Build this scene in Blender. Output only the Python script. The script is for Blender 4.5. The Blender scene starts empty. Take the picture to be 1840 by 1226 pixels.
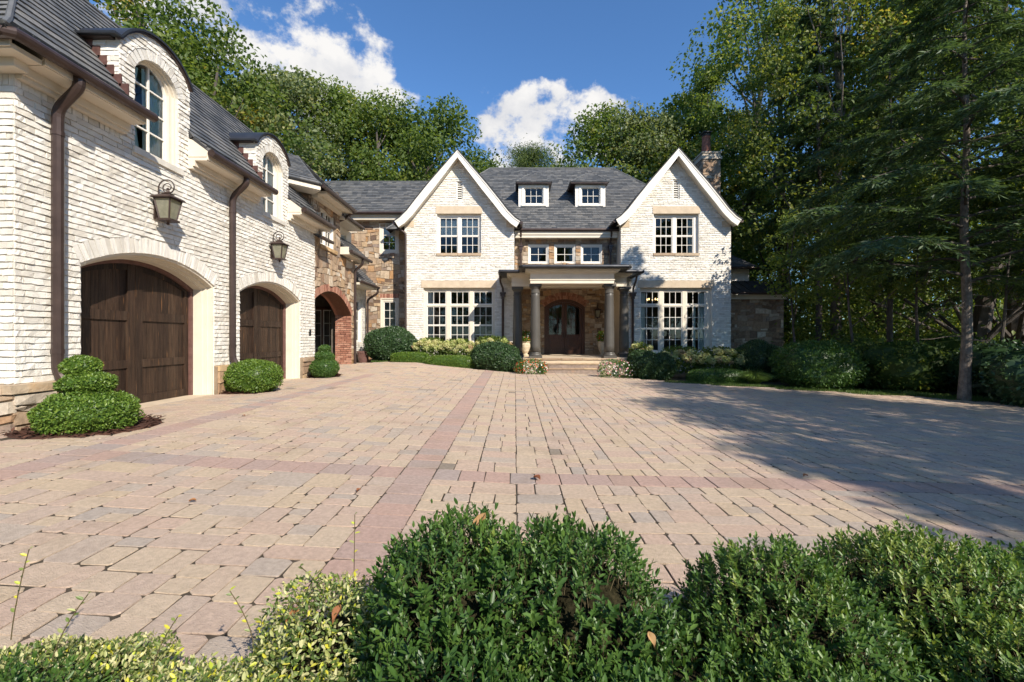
import bpy, math, random
import numpy as np
from mathutils import Vector, Matrix
from mathutils.geometry import tessellate_polygon
random.seed(7)
RNG = np.random.default_rng(7)
C = bpy.context.scene.collection
SC = bpy.context.scene

# ---------------------------------------------------------------- camera, sky, sun, exposure
CAMZ = 1.18
FPX = 800.0
cam_d = bpy.data.cameras.new('camera')
cam_d.sensor_width = 36.0
cam_d.lens = 36.0 * FPX / 1840.0
cam_d.shift_x = -5.0 / 1840.0
cam_d.shift_y = -5.0 / 1840.0
cam_d.clip_start = 0.05
cam_d.clip_end = 3000
cam = bpy.data.objects.new('camera', cam_d)
C.objects.link(cam)
cam.location = (0, 0, CAMZ)
cam.rotation_euler = (math.radians(90), 0, 0)
SC.camera = cam
SC.view_settings.view_transform = 'Standard'
SC.view_settings.look = 'None'
SC.view_settings.gamma = 1
SC.view_settings.use_curve_mapping = False
SC.view_settings.exposure = 0.72
SUN = Vector((1.0, -1.38, 1.25)).normalized()
world = bpy.data.worlds.new('World')
SC.world = world
world.use_nodes = True
SKY_STRENGTH = 0.105
def build_world():
    nt = world.node_tree
    nt.nodes.clear()
    N = lambda t: nt.nodes.new(t)
    L = nt.links.new
    def M(op, a, b=None, c=None):
        n = N('ShaderNodeMath'); n.operation = op
        for i, v in enumerate((a, b, c)):
            if v is None: continue
            if isinstance(v, (int, float)): n.inputs[i].default_value = v
            else: L(v, n.inputs[i])
        return n.outputs[0]
    out = N('ShaderNodeOutputWorld'); bg = N('ShaderNodeBackground')
    sky = N('ShaderNodeTexSky'); sky.sky_type = 'NISHITA'; sky.sun_disc = False
    sky.sun_elevation = math.asin(SUN.z)
    sky.sun_rotation = math.atan2(SUN.x, SUN.y)
    sky.altitude = 300; sky.air_density = 1.0; sky.dust_density = 0.3; sky.ozone_density = 3.0
    tc = N('ShaderNodeTexCoord')
    d = tc.outputs['Generated']
    sep = N('ShaderNodeSeparateXYZ'); L(d, sep.inputs[0])
    # cumulus clouds: wide shapes from large noise, ragged edges from fine noise
    mp = N('ShaderNodeMapping'); mp.inputs['Scale'].default_value = (1, 1, 1.25); L(d, mp.inputs[0])
    def noise(scale, detail, vec, rough=0.55):
        n = N('ShaderNodeTexNoise'); n.inputs['Scale'].default_value = scale
        n.inputs['Detail'].default_value = detail; n.inputs['Roughness'].default_value = rough
        L(vec, n.inputs['Vector']); return n.outputs[0]
    n1 = noise(7.5, 10, mp.outputs[0], 0.62)
    mp2 = N('ShaderNodeMapping'); mp2.inputs['Location'].default_value = (-0.02, 0.0, 0.05); L(mp.outputs[0], mp2.inputs[0])
    n2 = noise(7.5, 5, mp2.outputs[0], 0.5)
    big = noise(1.7, 3, mp.outputs[0], 0.5)
    def blob(px, py, r, amp):
        v = Vector(((px - 925) / FPX, 1.0, (608 - py) / FPX)).normalized()
        s = N('ShaderNodeVectorMath'); s.operation = 'DISTANCE'; L(d, s.inputs[0]); s.inputs[1].default_value = v
        m = N('ShaderNodeMapRange'); m.interpolation_type = 'SMOOTHSTEP'
        m.inputs['From Min'].default_value = r; m.inputs['From Max'].default_value = 0.0
        m.inputs['To Min'].default_value = 0.0; m.inputs['To Max'].default_value = amp
        L(s.outputs['Value'], m.inputs['Value']); return m.outputs[0]
    tot = None
    for b in ((550, 90, .21, .75), (440, 40, .24, .8), (640, 150, .14, .66), (350, 50, .26, .8), (400, 160, .25, .7), (520, 50, .16, .5),
              (930, 230, .12, .6), (990, 190, .09, .5), (1000, 255, .16, .75), (1085, 205, .09, .5), (900, 275, .14, .6), (745, 175, .05, .26), (1130, 240, .1, .45), (700, 195, .07, .3)):
        x = blob(*b); tot = x if tot is None else M('ADD', tot, x)
    tot = M('MINIMUM', tot, 0.60)
    # away from the frame the fair-weather cloud goes on from the broad noise
    away = N('ShaderNodeMapRange'); away.inputs['From Min'].default_value = 0.45; away.inputs['From Max'].default_value = 0.1
    away.inputs['To Min'].default_value = 0; away.inputs['To Max'].default_value = 1; L(sep.outputs['Y'], away.inputs['Value'])
    gen = M('MULTIPLY', M('MULTIPLY', M('SUBTRACT', big, 0.45), 2.2), away.outputs[0])
    dens = M('ADD', M('MULTIPLY', M('SUBTRACT', n1, 0.68), 2.5), M('MAXIMUM', tot, gen))
    mask = N('ShaderNodeMapRange'); mask.interpolation_type = 'SMOOTHSTEP'
    mask.inputs['From Min'].default_value = 0.0; mask.inputs['From Max'].default_value = 0.30
    L(dens, mask.inputs['Value'])
    sh = N('ShaderNodeMapRange'); sh.inputs['From Min'].default_value = -0.16; sh.inputs['From Max'].default_value = 0.14
    L(M('SUBTRACT', n1, n2), sh.inputs['Value'])
    cr = N('ShaderNodeValToRGB')
    cr.color_ramp.elements[0].color = (3.9, 4.0, 4.3, 1); cr.color_ramp.elements[1].color = (5.6, 5.5, 5.4, 1)
    L(sh.outputs[0], cr.inputs[0])
    tint = N('ShaderNodeMixRGB'); tint.blend_type = 'MULTIPLY'; tint.inputs[0].default_value = 1
    tint.inputs[2].default_value = (0.66, 0.93, 1.15, 1); L(sky.outputs[0], tint.inputs[1])
    mix = N('ShaderNodeMixRGB'); L(mask.outputs[0], mix.inputs[0]); L(tint.outputs[0], mix.inputs[1]); L(cr.outputs[0], mix.inputs[2])
    L(mix.outputs[0], bg.inputs[0]); bg.inputs[1].default_value = SKY_STRENGTH
    L(bg.outputs[0], out.inputs[0])
build_world()
sun_d = bpy.data.lights.new('sun', 'SUN')
sun_d.energy = 4.3
sun_d.angle = math.radians(0.45)
sun_d.color = (1.0, 0.915, 0.80)
sun = bpy.data.objects.new('sun', sun_d)
C.objects.link(sun)
sun.rotation_euler = (-SUN).to_track_quat('-Z', 'Y').to_euler()
sun.location = (20, -20, 30)

# ---------------------------------------------------------------- materials
def new_mat(name):
    m = bpy.data.materials.new(name); m.use_nodes = True
    nt = m.node_tree; nt.nodes.clear()
    return m, nt, nt.nodes.new, nt.links.new
def mat(name, ramp, rough=0.6, nscale=6.0, namt=0.25, bscale=40.0, bump=0.0, spec=0.3, metal=0.0, attr=None,
        speck=None, translucent=0.0, stretch=(1, 1, 1), interp='LINEAR', coat=0.0, stain=None):
    """ramp: list of (pos, rgb). attr 'tone' picks a colour per piece; world-space noise mottles it."""
    m, nt, N, L = new_mat(name)
    out = N('ShaderNodeOutputMaterial'); p = N('ShaderNodeBsdfPrincipled')
    cr = N('ShaderNodeValToRGB'); cr.color_ramp.interpolation = interp
    el = cr.color_ramp.elements
    while len(el) < len(ramp): el.new(0.5)
    for e, (q, c) in zip(el, ramp):
        e.position = q; e.color = (*c, 1)
    geo = N('ShaderNodeNewGeometry')
    mp = N('ShaderNodeMapping'); mp.inputs['Scale'].default_value = stretch
    L(geo.outputs['Position'], mp.inputs[0])
    vec = mp.outputs[0]
    def noise(s, dt, ro=0.6):
        n = N('ShaderNodeTexNoise'); n.inputs['Scale'].default_value = s; n.inputs['Detail'].default_value = dt
        n.inputs['Roughness'].default_value = ro; L(vec, n.inputs['Vector']); return n.outputs[0]
    n1 = noise(nscale, 6)
    if attr:
        a = N('ShaderNodeAttribute'); a.attribute_name = attr; L(a.outputs['Fac'], cr.inputs[0])
        base = cr.outputs[0]
    else:
        L(n1, cr.inputs[0]); base = cr.outputs[0]
    if namt:
        mr = N('ShaderNodeMapRange'); mr.inputs['From Min'].default_value = 0.25; mr.inputs['From Max'].default_value = 0.75
        mr.inputs['To Min'].default_value = 1 - namt; mr.inputs['To Max'].default_value = 1 + namt
        L(n1, mr.inputs['Value'])
        mx = N('ShaderNodeMixRGB'); mx.blend_type = 'MULTIPLY'; mx.inputs[0].default_value = 1
        L(base, mx.inputs[1]); L(mr.outputs[0], mx.inputs[2]); base = mx.outputs[0]
    if speck:
        n3 = noise(speck[0], 2, 0.5)
        mr = N('ShaderNodeMapRange'); mr.inputs['From Min'].default_value = speck[1]; mr.inputs['From Max'].default_value = speck[1] + 0.08
        L(n3, mr.inputs['Value'])
        mx = N('ShaderNodeMixRGB'); L(mr.outputs[0], mx.inputs[0]); L(base, mx.inputs[1]); mx.inputs[2].default_value = (*speck[2], 1); base = mx.outputs[0]
    if stain:
        n4 = noise(stain[0], 5, 0.65)
        mr = N('ShaderNodeMapRange'); mr.inputs['From Min'].default_value = stain[1]; mr.inputs['From Max'].default_value = stain[1] + 0.2
        mr.inputs['To Max'].default_value = stain[3]
        L(n4, mr.inputs['Value'])
        mx = N('ShaderNodeMixRGB'); L(mr.outputs[0], mx.inputs[0]); L(base, mx.inputs[1]); mx.inputs[2].default_value = (*stain[2], 1); base = mx.outputs[0]
    L(base, p.inputs['Base Color'])
    p.inputs['Roughness'].default_value = rough; p.inputs['Specular IOR Level'].default_value = spec; p.inputs['Metallic'].default_value = metal
    if coat: p.inputs['Coat Weight'].default_value = coat; p.inputs['Coat Roughness'].default_value = 0.2
    if bump:
        b = N('ShaderNodeBump'); b.inputs['Strength'].default_value = bump; b.inputs['Distance'].default_value = 0.012
        L(noise(bscale, 4), b.inputs['Height']); L(b.outputs[0], p.inputs['Normal'])
    sh = p.outputs[0]
    if translucent:
        t = N('ShaderNodeBsdfTranslucent')
        mx = N('ShaderNodeMixRGB'); mx.blend_type = 'MULTIPLY'; mx.inputs[0].default_value = 1
        L(base, mx.inputs[1]); mx.inputs[2].default_value = (1.5, 1.45, 0.7, 1); L(mx.outputs[0], t.inputs[0])
        ms = N('ShaderNodeMixShader'); ms.inputs[0].default_value = translucent
        L(sh, ms.inputs[1]); L(t.outputs[0], ms.inputs[2]); sh = ms.outputs[0]
    L(sh, out.inputs[0])
    return m
def glass_mat(name, tint=(0.75, 0.8, 0.78), refl=1.0):
    m, nt, N, L = new_mat(name)
    out = N('ShaderNodeOutputMaterial'); t = N('ShaderNodeBsdfTransparent'); t.inputs[0].default_value = (*tint, 1)
    g = N('ShaderNodeBsdfGlossy'); g.inputs['Roughness'].default_value = 0.015
    g.inputs[0].default_value = (refl, refl, refl, 1)
    geo = N('ShaderNodeNewGeometry')
    nz = N('ShaderNodeTexNoise'); nz.inputs['Scale'].default_value = 2.2; L(geo.outputs['Position'], nz.inputs['Vector'])
    b = N('ShaderNodeBump'); b.inputs['Strength'].default_value = 0.05; b.inputs['Distance'].default_value = 0.05; L(nz.outputs[0], b.inputs['Height'])
    L(b.outputs[0], g.inputs['Normal'])
    f = N('ShaderNodeFresnel'); f.inputs['IOR'].default_value = 1.5
    ms = N('ShaderNodeMixShader'); L(f.outputs[0], ms.inputs[0]); L(t.outputs[0], ms.inputs[1]); L(g.outputs[0], ms.inputs[2])
    L(ms.outputs[0], out.inputs[0]); return m
MT = {}
MT['brick'] = mat('painted_brick', [(0, (.60, .555, .475)), (.3, (.70, .665, .59)), (.7, (.76, .725, .65)), (1, (.80, .77, .70))], 0.62, 7, .07, 70, .7, .25, attr='tone', stain=(.9, .52, (.52, .46, .36), .30))
MT['mortar'] = mat('painted_mortar', [(.2, (.60, .56, .48)), (.8, (.72, .68, .60))], .8, 5, .08, 60, .5)
MT['cream'] = mat('cream_paint', [(.2, (.66, .59, .47)), (.8, (.72, .65, .53))], .5, 3, .03, 30, .05)
MT['white'] = mat('white_paint', [(.2, (.74, .70, .62)), (.8, (.80, .76, .68))], .45, 3, .03)
MT['limestone'] = mat('limestone', [(0, (.50, .40, .28)), (1, (.60, .49, .36))], .8, 4, .10, 50, .25)
MT['ledge'] = mat('sandstone_ledge', [(0, (.42, .26, .12)), (.35, (.50, .34, .18)), (.7, (.46, .36, .25)), (1, (.34, .24, .16))], .85, 5, .25, 22, .8, attr='tone', stain=(3, .55, (.5, .28, .10), .5))
STONE = [(0, (.15, .10, .07)), (.12, (.28, .185, .12)), (.25, (.44, .33, .22)), (.4, (.33, .25, .18)), (.52, (.50, .43, .34)), (.64, (.39, .22, .10)), (.76, (.25, .195, .16)), (.88, (.43, .30, .175)), (1, (.54, .48, .39))]
MT['stone'] = mat('field_stone', STONE, .85, 9, .28, 18, .9, attr='tone', stain=(4, .58, (.45, .24, .09), .45))
MT['stone_joint'] = mat('stone_joint', [(.2, (.20, .15, .10)), (.8, (.30, .23, .16))], .9, 8, .2, 40, .5)
MT['red_brick'] = mat('red_brick', [(0, (.22, .095, .065)), (.5, (.32, .145, .095)), (1, (.42, .23, .16))], .85, 12, .2, 50, .5, attr='tone')
MT['slate'] = mat('slate', [(0, (.070, .074, .078)), (.35, (.105, .108, .110)), (.7, (.135, .135, .133)), (1, (.17, .165, .155))], .55, 7, .22, 35, .35, .35, attr='tone')
MT['slate_deck'] = mat('slate_deck', [(0, (.03, .03, .032)), (1, (.05, .05, .05))], .8)
MT['bronze'] = mat('bronze_metal', [(.2, (.050, .032, .027)), (.8, (.075, .050, .042))], .38, 4, .15, 30, .04, .5, metal=.35)
MT['dark_metal'] = mat('dark_roof_metal', [(.2, (.035, .037, .042)), (.8, (.06, .062, .068))], .36, 3, .2, 20, .05, .5, metal=.5)
MT['flash'] = mat('brown_flashing', [(.2, (.11, .055, .045)), (.8, (.17, .09, .075))], .45, 8, .2, metal=.3)
MT['column'] = mat('dark_grey_column_paint', [(.2, (.070, .064, .055)), (.8, (.09, .083, .072))], .42, 2, .05, spec=.4)
MT['wood'] = mat('dark_stained_wood', [(0, (.016, .009, .006)), (.5, (.034, .019, .012)), (1, (.056, .032, .019))], .55, 7, .7, 30, .6, .3, attr='tone', stretch=(4, 4, .3), speck=(6, .66, (.17, .082, .033)), stain=(2.0, .54, (.10, .066, .042), .55))
MT['door_wood'] = mat('red_brown_door_wood', [(0, (.05, .018, .010)), (1, (.10, .038, .018))], .4, 10, .4, 40, .15, .4, stretch=(6, 6, .7))
MT['door_frame'] = mat('brown_painted_frame', [(.2, (.12, .06, .05)), (.8, (.16, .085, .07))], .5)
MT['glass'] = glass_mat('window_glass', (.90, .92, .90))
MT['lamp_glass'] = mat('frosted_lamp_glass', [(.2, (.30, .30, .24)), (.8, (.42, .41, .33))], .25, 12, .1, translucent=.5)
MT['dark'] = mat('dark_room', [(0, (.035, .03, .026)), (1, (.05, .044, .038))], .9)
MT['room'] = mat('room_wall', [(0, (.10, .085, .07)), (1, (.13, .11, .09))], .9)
MT['curtain'] = mat('pale_curtain', [(.2, (.50, .55, .53)), (.8, (.62, .66, .64))], .8, 3, .06)
MT['teal'] = mat('teal_curtain', [(.2, (.62, .76, .73)), (.8, (.74, .84, .81))], .8, 3, .1)
MT['shade'] = mat('cloth_shade', [(.2, (.62, .66, .62)), (.8, (.72, .75, .70))], .8, 3, .05)
MT['terra'] = mat('terracotta', [(.2, (.22, .085, .055)), (.8, (.30, .12, .08))], .8, 6, .2, 40, .3)
MT['urn'] = mat('cast_stone', [(.2, (.46, .38, .26)), (.8, (.58, .49, .36))], .8, 8, .15, 50, .3)
MT['leaf_g'] = mat('grey_green_leaves', [(0, (.065, .095, .035)), (.55, (.16, .20, .085)), (.85, (.25, .285, .13)), (1, (.33, .32, .12))], translucent=.4, rough=.5, spec=.35, attr='tone', namt=0)
MT['paver'] = mat('concrete_paver', [(0, (.52, .40, .275)), (.14, (.53, .415, .30)), (.28, (.515, .375, .285)), (.42, (.47, .38, .30)), (.55, (.40, .34, .285)), (.62, (.26, .215, .165)),
                                     (.70, (.465, .315, .25)), (.82, (.44, .31, .255)), (.92, (.41, .315, .265)), (1, (.36, .31, .28))], .85, 30, .19, 120, 1.0, .2, attr='tone',
                  speck=(210, .66, (.54, .49, .42)), stain=(1.6, .52, (.27, .20, .135), .38))
MT['joint'] = mat('paver_joint', [(.2, (.04, .031, .022)), (.8, (.085, .066, .045))], .95, 12, .3, 80, .5)
MT['soil'] = mat('forest_floor', [(.2, (.035, .028, .016)), (.5, (.06, .048, .026)), (.8, (.05, .062, .022))], .95, 1.3, .35, 9, .8)
MT['mulch'] = mat('bark_mulch', [(0, (.05, .022, .014)), (1, (.11, .05, .032))], .95, 30, .3, attr='tone')
MT['bark'] = mat('tree_bark', [(.2, (.060, .050, .042)), (.8, (.12, .10, .085))], .9, 5, .3, 14, 1.0, stretch=(2, 2, .5))
MT['pale_bark'] = mat('pale_bark', [(.2, (.12, .095, .075)), (.8, (.24, .20, .165))], .9, 5, .3, 14, 1.0, stretch=(2, 2, 1.6))
LEAF = dict(rough=.5, spec=.35, attr='tone', namt=.0)
MT['leaf'] = mat('oak_leaves', [(0, (.055, .098, .022)), (.55, (.135, .195, .044)), (.85, (.22, .26, .06)), (1, (.36, .30, .07))], translucent=.5, **LEAF)
MT['leaf_y'] = mat('yellowing_leaves', [(0, (.06, .10, .02)), (.5, (.14, .18, .035)), (.85, (.25, .25, .05)), (1, (.38, .26, .04))], translucent=.45, **LEAF)
MT['needle'] = mat('hemlock_needles', [(0, (.042, .078, .036)), (.6, (.082, .135, .058)), (1, (.14, .195, .085))], translucent=.35, **LEAF)
MT['pine'] = mat('pine_needles', [(0, (.05, .085, .022)), (1, (.14, .18, .045))], translucent=.3, **LEAF)
MT['box'] = mat('boxwood_leaves', [(0, (.032, .080, .016)), (.5, (.075, .150, .030)), (.85, (.135, .225, .042)), (1, (.23, .29, .06))], translucent=.28, rough=.42, spec=.45, attr='tone', namt=0)
MT['lime_box'] = mat('bright_boxwood_leaves', [(0, (.045, .10, .014)), (.5, (.115, .195, .028)), (1, (.23, .31, .05))], translucent=.25, rough=.4, spec=.4, attr='tone', namt=0)
MT['dark_box'] = mat('dark_shrub_leaves', [(0, (.024, .052, .020)), (.6, (.050, .098, .034)), (1, (.085, .145, .05))], translucent=.15, rough=.4, spec=.4, attr='tone', namt=0)
MT['varieg'] = mat('variegated_leaves', [(0, (.06, .11, .025)), (.25, (.15, .21, .05)), (.5, (.40, .42, .16)), (.75, (.60, .57, .33)), (.9, (.56, .52, .05)), (1, (.45, .52, .05))], translucent=.25, rough=.45, spec=.4, attr='tone', namt=0)
MT['hydra'] = mat('hydrangea_heads', [(0, (.34, .40, .12)), (.5, (.48, .52, .20)), (.8, (.60, .58, .30)), (1, (.50, .33, .20))], translucent=.25, rough=.6, attr='tone', namt=0)
MT['petal'] = mat('annual_petals', [(0, (.55, .06, .02)), (.3, (.62, .16, .03)), (.34, (.62, .20, .26)), (.6, (.72, .45, .48)), (.64, (.75, .73, .68)), (1, (.78, .76, .72))], translucent=.2, rough=.6, attr='tone', namt=0)
MT['twig'] = mat('twig', [(.2, (.075, .06, .03)), (.8, (.13, .10, .05))], .8)
MT['grass'] = mat('lawn_grass', [(0, (.05, .10, .02)), (1, (.13, .20, .04))], translucent=.3, **LEAF)
MT['dead_leaf'] = mat('dead_leaf', [(0, (.20, .07, .03)), (.5, (.32, .15, .06)), (1, (.36, .22, .10))], .7, attr='tone', namt=0)
MT['inside'] = mat('shrub_inside_shade', [(.3, (.016, .016, .009)), (.7, (.035, .030, .016))], 1.0, 60, .5, 90, 1.0, 0.0)  # dark twig colour, deepened to hold the shade between the leaves
MT['iron'] = mat('black_iron', [(0, (.015, .015, .015)), (1, (.03, .03, .03))], .5)
MT['bulb'] = None

# ---------------------------------------------------------------- helpers
R = random.random
def U(a, b): return a + (b - a) * random.random()
WL = {}
def link(o, loc=(0, 0, 0), parent=None):
    C.objects.link(o)
    loc = Vector(loc)
    WL[o.name] = loc
    if parent is not None:
        o.parent = parent; o.location = loc - WL[parent.name]
    else: o.location = loc
    return o
def empty(name, loc, parent=None):
    o = bpy.data.objects.new(name, None); o.empty_display_size = .3
    return link(o, loc, parent)
def tag(o, label=None, cat=None, group=None, kind=None):
    if label: o['label'] = label
    if cat: o['category'] = cat
    if group: o['group'] = group
    if kind: o['kind'] = kind
    return o
def mesh_from(name, V, F, m, parent=None, tone=None, smooth=False, loc=None, mi=None):
    V = np.asarray(V, dtype=np.float64).reshape(-1, 3)
    if loc is None:
        lo, hi = V.min(0), V.max(0); loc = ((lo[0] + hi[0]) / 2, (lo[1] + hi[1]) / 2, lo[2])
    me = bpy.data.meshes.new(name)
    me.from_pydata((V - np.asarray(loc)).tolist(), [], F)
    for x in (m if isinstance(m, (list, tuple)) else [m]): me.materials.append(x)
    if mi is not None: me.polygons.foreach_set('material_index', np.asarray(mi, dtype=np.int32))
    if tone is not None:
        at = me.attributes.new('tone', 'FLOAT', 'FACE')
        t = np.full(len(F), tone) if np.isscalar(tone) else np.asarray(tone)
        at.data.foreach_set('value', t.astype(np.float32))
    if smooth: me.polygons.foreach_set('use_smooth', np.ones(len(F), dtype=bool))
    me.update()
    return link(bpy.data.objects.new(name, me), loc, parent)
class Fr:
    """A plane in space: origin, u and v along it, n out of it."""
    def __init__(s, o, u, v):
        s.o, s.u, s.v = Vector(o), Vector(u).normalized(), Vector(v).normalized(); s.n = s.u.cross(s.v).normalized()
    def __call__(s, a, b, c=0.0): return s.o + s.u * a + s.v * b + s.n * c
class MB:
    def __init__(s): s.V = []; s.F = []; s.T = []; s.sm = []
    def add(s, V, F, t=0.5):
        k = len(s.V); s.V += [tuple(v) for v in V]; s.F += [tuple(i + k for i in f) for f in F]; s.T += [t] * len(F); return s
    def box(s, x0, x1, y0, y1, z0, z1, t=0.5):
        V = [(x, y, z) for z in (z0, z1) for y in (y0, y1) for x in (x0, x1)]
        return s.add(V, [(0, 2, 3, 1), (4, 5, 7, 6), (0, 1, 5, 4), (2, 6, 7, 3), (0, 4, 6, 2), (1, 3, 7, 5)], t)
    def fbox(s, f, u0, u1, v0, v1, n0, n1, t=0.5):
        V = [f(u, v, n) for n in (n0, n1) for v in (v0, v1) for u in (u0, u1)]
        return s.add(V, [(0, 2, 3, 1), (4, 5, 7, 6), (0, 1, 5, 4), (2, 6, 7, 3), (0, 4, 6, 2), (1, 3, 7, 5)], t)
    def slab(s, f, outer, holes=(), n0=-.2, n1=0.0, t=0.5):
        loops = [list(outer)] + [list(h) for h in holes]
        tris = tessellate_polygon([[Vector((p[0], p[1], 0)) for p in l] for l in loops])
        flat = [p for l in loops for p in l]; k = len(flat)
        V = [f(p[0], p[1], n1) for p in flat] + [f(p[0], p[1], n0) for p in flat]
        F = [tuple(t) for t in tris] + [tuple(k + i for i in reversed(t)) for t in tris]
        a = 0
        for l in loops:
            m = len(l)
            for i in range(m): F.append((a + i, a + (i + 1) % m, k + a + (i + 1) % m, k + a + i))
            a += m
        return s.add(V, F, t)
    def band(s, f, A, B, n0, n1, t=0.5, closed=False):
        """strip between two polylines A and B of equal length, given thickness n0..n1"""
        m = len(A)
        V = [f(p[0], p[1], n1) for p in A] + [f(p[0], p[1], n1) for p in B] + [f(p[0], p[1], n0) for p in A] + [f(p[0], p[1], n0) for p in B]
        F = []
        for i in range(m if closed else m - 1):
            j = (i + 1) % m
            F += [(i, j, m + j, m + i), (2 * m + i, 3 * m + i, 3 * m + j, 2 * m + j), (i, 2 * m + i, 2 * m + j, j), (m + i, m + j, 3 * m + j, 3 * m + i)]
        if not closed: F += [(0, m, 3 * m, 2 * m), (m - 1, 3 * m - 1, 4 * m - 1, 2 * m - 1)]
        return s.add(V, F, t)
    def tube(s, path, r, n=8, cap=True, t=0.5):
        path = [Vector(p) for p in path]; m = len(path)
        rs = r if isinstance(r, (list, tuple)) else [r] * m
        V = []; F = []
        up = None
        for i in range(m):
            d = (path[min(i + 1, m - 1)] - path[max(i - 1, 0)]).normalized()
            if up is None:
                up = Vector((0, 0, 1)) if abs(d.z) < .9 else Vector((1, 0, 0))
            a = d.cross(up).normalized(); b = a.cross(d).normalized(); up = b
            for k in range(n):
                w = 2 * math.pi * k / n
                V.append(path[i] + (a * math.cos(w) + b * math.sin(w)) * rs[i])
        for i in range(m - 1):
            for k in range(n):
                F.append((i * n + k, i * n + (k + 1) % n, (i + 1) * n + (k + 1) % n, (i + 1) * n + k))
        if cap: F += [tuple(reversed(range(n))), tuple(range((m - 1) * n, m * n))]
        return s.add(V, F, t)
    def lathe(s, c, prof, n=20, t=0.5, sx=1, sy=1):
        V = []; F = []
        for r, z in prof:
            for k in range(n):
                w = 2 * math.pi * k / n
                V.append((c[0] + r * sx * math.cos(w), c[1] + r * sy * math.sin(w), c[2] + z))
        for i in range(len(prof) - 1):
            for k in range(n): F.append((i * n + k, i * n + (k + 1) % n, (i + 1) * n + (k + 1) % n, (i + 1) * n + k))
        F += [tuple(reversed(range(n))), tuple(range((len(prof) - 1) * n, len(prof) * n))]
        return s.add(V, F, t)
    def build(s, name, m, parent=None, smooth=False, loc=None, tone=False):
        return mesh_from(name, s.V, s.F, m, parent, s.T if tone else None, smooth, loc)
def px(V):
    """photo pixels of world points (only to rank pieces by how large they show)"""
    V = np.asarray(V); y = np.maximum(V[:, 1], .3)
    return 925 + FPX * V[:, 0] / y, 608 - FPX * (V[:, 2] - CAMZ) / y
class Pile:
    """alike pieces: the 300 that show largest become parts, the rest one part of kind stuff"""
    def __init__(s, name, rest, m): s.name, s.rest, s.m, s.L = name, rest, m, []
    def add(s, V, F, tone, parent, w=1.0): s.L.append((V, F, tone, parent, w))
    def finish(s, owner, limit=298):
        def score(p):
            V = np.array([tuple(v) for v in p[0]])
            if V[:, 1].min() < .5: return 0
            x, y = px(V)
            if x.max() < 4 or x.min() > 1836 or y.max() < 4 or y.min() > 1222: return 0
            return (x.max() - x.min()) * (y.max() - y.min()) * p[4]
        sc = [score(p) for p in s.L]
        order = sorted(range(len(s.L)), key=lambda i: -sc[i])
        big = [i for i in order[:limit] if sc[i] > 0]
        bs = set(big)
        for i in big:
            V, F, t, par, w = s.L[i]
            mesh_from(s.name, [tuple(v) for v in V], F, s.m, par, t)
        mb = MB()
        for i, (V, F, t, par, w) in enumerate(s.L):
            if i not in bs: mb.add(V, F, t)
        if mb.V: tag(mb.build(s.rest, s.m, owner, tone=True), kind='stuff')
BR = Pile('brick', 'painted_brickwork', MT['brick'])
RB = Pile('red_brick', 'red_brickwork', MT['red_brick'])
ST = Pile('stone', 'stonework', MT['stone'])
SL = Pile('slate', 'slating', MT['slate'])
def spans(loops, v):
    xs = []
    for l in loops:
        n = len(l)
        for i in range(n):
            a, b = l[i], l[(i + 1) % n]
            if (a[1] <= v) != (b[1] <= v): xs.append(a[0] + (b[0] - a[0]) * (v - a[1]) / (b[1] - a[1]))
    xs.sort()
    return [(xs[i], xs[i + 1]) for i in range(0, len(xs) - 1, 2)]
def block(f, q, d, jn, jd=0.0, droop=0.0, back=-.03, cols=2):
    """rough-faced block: q = (bl, br, tr, tl) in the plane, face at about d, jn face jitter"""
    bl, br, tr, tl = q
    V = []
    for i in range(cols + 1):
        k = i / cols
        u = bl[0] + (br[0] - bl[0]) * k; v = bl[1] + (br[1] - bl[1]) * k
        V.append(f(u + U(-jd, jd), v + U(-jd, jd), d + U(-jn, jn) + droop))
    for i in range(cols + 1):
        k = i / cols
        u = tl[0] + (tr[0] - tl[0]) * k; v = tl[1] + (tr[1] - tl[1]) * k
        V.append(f(u + U(-jd, jd), v + U(-jd, jd), d + U(-jn, jn) - droop))
    c = cols + 1
    V += [f(bl[0], bl[1], back), f(br[0], br[1], back), f(tr[0], tr[1], back), f(tl[0], tl[1], back)]
    b0 = 2 * c
    F = [(i, i + 1, c + i + 1, c + i) for i in range(cols)]
    F.append(tuple([b0, b0 + 1] + list(range(cols, -1, -1))))
    F.append(tuple([b0 + 2, b0 + 3] + list(range(c, 2 * c))))
    F.append((b0 + 3, b0, 0, c)); F.append((b0 + 1, b0 + 2, 2 * c - 1, c - 1))
    return V, F
def clampq(p0, p1, v0, v1, s0, s1):
    g = lambda p, s: min(max(p, s[0]), s[1])
    return ((g(p0, s0), v0), (g(p1, s0), v0), (g(p1, s1), v1), (g(p0, s1), v1))
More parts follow.
